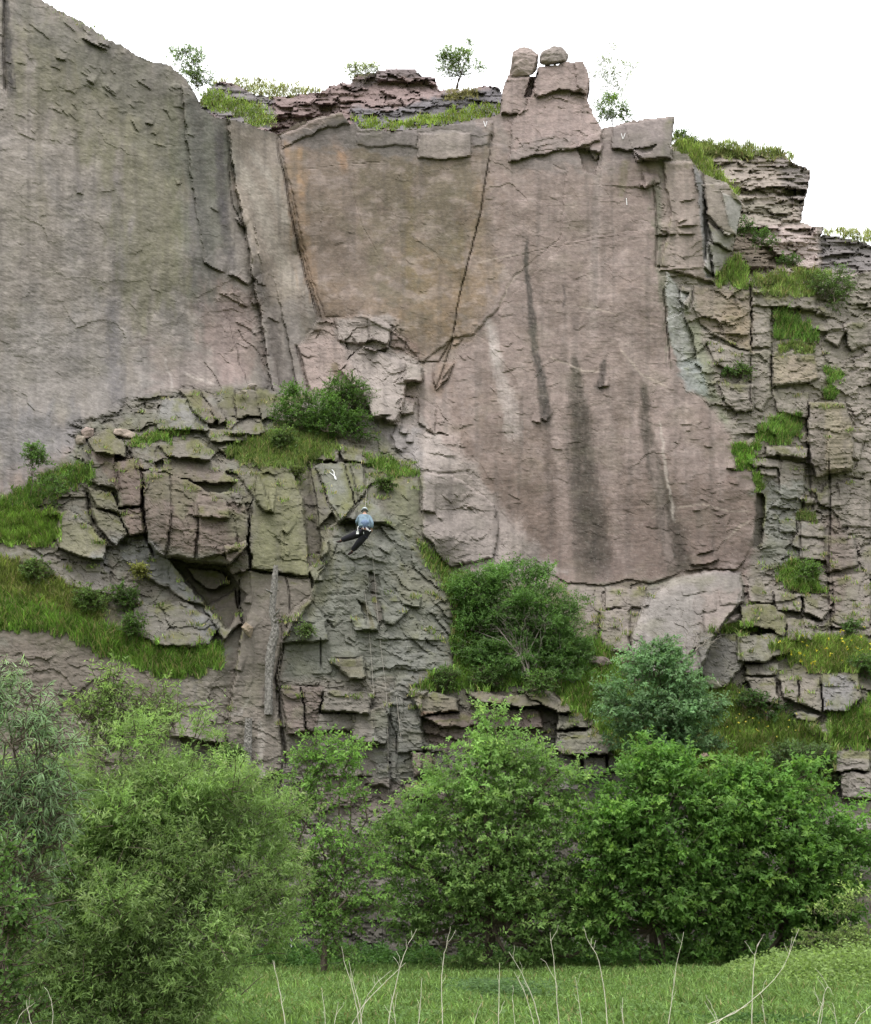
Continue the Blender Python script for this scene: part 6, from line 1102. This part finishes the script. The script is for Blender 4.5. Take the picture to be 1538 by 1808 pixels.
def tub(name, pts, r, mat, par, n=16, sides=6):
    P = np.array(pts, float); t = np.linspace(0, 1, n); ti = np.linspace(0, 1, len(P)); pf = np.stack([np.interp(t, ti, P[:, j]) for j in range(3)], -1); pf[1:-1] = (pf[:-2] + pf[1:-1] * 2 + pf[2:]) / 4; return tubes(name, [(pf, np.full(n, r))], mat, par, sides)
for f_, dr in ((bv[14], np.array([-.13, .06, .02])), (bv[17], np.array([-.12, .05, -.05]))):
    sh = skin_mesh('shoe', [f_ + [.04, -.0, .02], f_ + [.0, .02, -.03], f_ + dr * .6 + [0, 0, -.05], f_ + dr * 1.3 + [0, 0, -.05]], [(0, 1), (1, 2), (2, 3)], [.06, .065, (.055, .04), (.045, .03)], M_SHOE, root, 2)
# helmet: upper shell + rim strap
hc = bv[5]; bm = bmesh.new(); bmesh.ops.create_uvsphere(bm, u_segments=20, v_segments=12, radius=1)
for v_ in bm.verts: v_.co = Vector((v_.co.x * .125, v_.co.y * .15, (v_.co.z * .125 if v_.co.z > -.25 else -.25 * .125)))
me = bpy.data.meshes.new('helmet'); bm.to_mesh(me); bm.free(); me.materials.append(M_HELM); me.polygons.foreach_set('use_smooth', np.ones(len(me.polygons), bool))
h_ = bpy.data.objects.new('helmet', me); COL.objects.link(h_); h_.parent = root; h_.location = Vector(hc) - Vector(pel) + Vector((0, 0, .05)); h_.rotation_euler = (rad(-28), 0, 0)
an = np.linspace(rad(170), rad(370), 14); rim = [hc + np.array([.13 * math.cos(a), .14 * math.sin(a), .02 - .01 * math.cos(2 * a)]) for a in an]
tubes('helmet_rim', [(np.array(rim), np.full(14, .018))], M_BLACK, root, 6)
an = np.linspace(0, 2 * np.pi, 22); wst = bv[1] + np.array([0, 0, -.06]); tubes('waist_belt', [(np.array([wst + [.205 * math.cos(a), .185 * math.sin(a), .015 * math.sin(a)] for a in an]), np.full(22, .026))], M_BELT, root, 6)
for q in (bv[12], bv[15]):
    kn = bv[13] if q is bv[12] else bv[16]; c = q + (kn - q) * .3; dv = nrm((kn - q)[None])[0]; u_ = nrm(np.cross(dv, [0, 1., 0])[None])[0]; w_ = np.cross(dv, u_)
    tubes('leg_loop', [(np.array([c + u_ * .155 * math.cos(a) + w_ * .155 * math.sin(a) for a in an]), np.full(22, .016))], M_BELT, root, 6)
b_ = A(633, 929, -.24); tub('white_sling', [b_, A(631.5, 932, -.27), A(632, 936, -.27), A(631, 939, -.27)], .013, M_WHITE, root)
skin_mesh('chalk_bag', [A(631.5, 938.5, -.28), A(631.3, 940.5, -.28), A(631.2, 942.6, -.27)], [(0, 1), (1, 2)], [.038, .052, .038], M_WHITE, root, 2, 1)
tub('grey_strap', [A(641, 930, -.2), A(641.8, 936, -.22), A(642.4, 943, -.2)], .010, M_STEEL, root)
for k in range(3): tub('gear_loop', [A(646 + k * 1.6, 930.5 + k, -.19), A(648.5 + k * 1.8, 936 + k, -.2), A(651 + k * 1.2, 937 + k, -.16)], .009, M_WHITE if k != 1 else M_STEEL, root)
skin_mesh('carabiner', [A(653.5, 936, -.1), A(654.5, 938.5, -.1)], [(0, 1)], [.03, .03], M_WHITE, root, 2)
# ropes
def rope(pts, label, r=.0055, off=.07, grp='climbing ropes'):
    P = []
    for (px, py, dy) in pts:
        Y = float(D(px, py)) - off if dy is None else yp + dy
        P.append(at(px, py, Y))
    P = np.array(P); n = 60; t = np.linspace(0, 1, n); ti = np.linspace(0, 1, len(P)); pf = np.stack([np.interp(t, ti, P[:, j]) for j in range(3)], -1)
    for _ in range(6): pf[1:-1] = (pf[:-2] + pf[1:-1] * 2 + pf[2:]) / 4
    # keep outside the rock
    o = tubes('climbing_rope', [(pf, np.full(n, r))], M_ROPE, None, 5); tag(o, label, 'rope', grp); return o
rope([(650,845,None),(647,870,None),(644,905,.45),(643,925,.30),(642,933,.2)], 'rope running from the top of the buttress down to the abseiling climber', .008)
rope([(654,936,.12),(657,975,None),(661,1010,None),(664,1050,None),(667,1090,None),(671,1130,None),(676,1170,None),(683,1230,None),(685,1300,None),(686,1400,None)], 'longer pale rope hanging below the climber on the right')
rope([(643,1040,None),(647,1066,None),(650,1090,None),(653,1130,None),(657,1180,None),(660,1230,None)], 'shorter pale rope hanging left of the long one', .006)
rope([(700,1230,None),(703,1260,None),(708,1300,None)], 'short rope end on the grey wall below the long ropes', .010)
def flat_sling(pts, label, r=.013, dfun=D, off=.06, mat=None):
    P = np.array([at(px, py, float(dfun(px, py)) - off) for px, py in pts]); n = 20; t = np.linspace(0, 1, n); ti = np.linspace(0, 1, len(P)); pf = np.stack([np.interp(t, ti, P[:, j]) for j in range(3)], -1)
    o = tubes('anchor_sling', [(pf, np.full(n, r))], mat or M_WHITE, None, 5); tag(o, label, 'sling'); return o
flat_sling([(854,214),(857,224),(860,214)], 'white V-shaped sling at the rim near the diagonal crack'); flat_sling([(1097,236),(1100,246),(1104,235)], 'white V-shaped sling on the overhanging block right of the pinnacle')
flat_sling([(580,832),(586,837),(590,840),(592,846),(594,847),(593,843),(590,839),(590,833),(586,829)], 'knotted pale sling hanging on the grey slab above the climber', .016); flat_sling([(1106,350),(1107,362)], 'short pale rod fixed in the wall under the block', .018)
# rucksack and a small box at the foot of the wall
def ruck():
    c = gfoot(X_at(510, 37.6), 37.6); r0 = empty('rucksack', tuple(c)); tag(r0, 'dark rucksack lying at the foot of the rock in the shade', 'rucksack')
    skin_mesh('sack', [c + [0, 0, .25], c + [0, 0, .45], c + [.02, 0, .72]], [(0, 1), (1, 2)], [(.24, .2), (.3, .22), (.2, .15)], M_BLACK, r0, 2, 1); tub('shoulder_strap', [c + [-.1, -.2, .75], c + [-.14, -.28, .5], c + [-.1, -.22, .2]], .02, M_STEEL, r0); tub('shoulder_strap', [c + [.1, -.2, .75], c + [.14, -.28, .5], c + [.1, -.22, .2]], .02, M_STEEL, r0)
ruck()
c = np.array(at(563, 1701, 37.5)); bm = bmesh.new(); bmesh.ops.create_cube(bm, size=1, matrix=Matrix.Translation(Vector(c)) @ Matrix.Diagonal((.17, .10, .06, 1))); bmesh.ops.bevel(bm, geom=list(bm.edges), offset=.012, segments=2, affect='EDGES')
me = bpy.data.meshes.new('tin_box'); bm.to_mesh(me); bm.free(); me.materials.append(plain_mat('pale_blue_paint', (.5, .62, .66), .5, .05, 10)); o = bpy.data.objects.new('tin_box', me); COL.objects.link(o); tag(o, 'small pale blue box standing on a stone at the foot of the rock', 'box')
hewn('loose_stone', [(548,1706),(556,1704),(574,1704),(580,1712),(572,1722),(552,1722)], 37.3, .6, 'flat dark stone at the wall foot carrying the pale blue box', 'stone', (96, 88, 84))
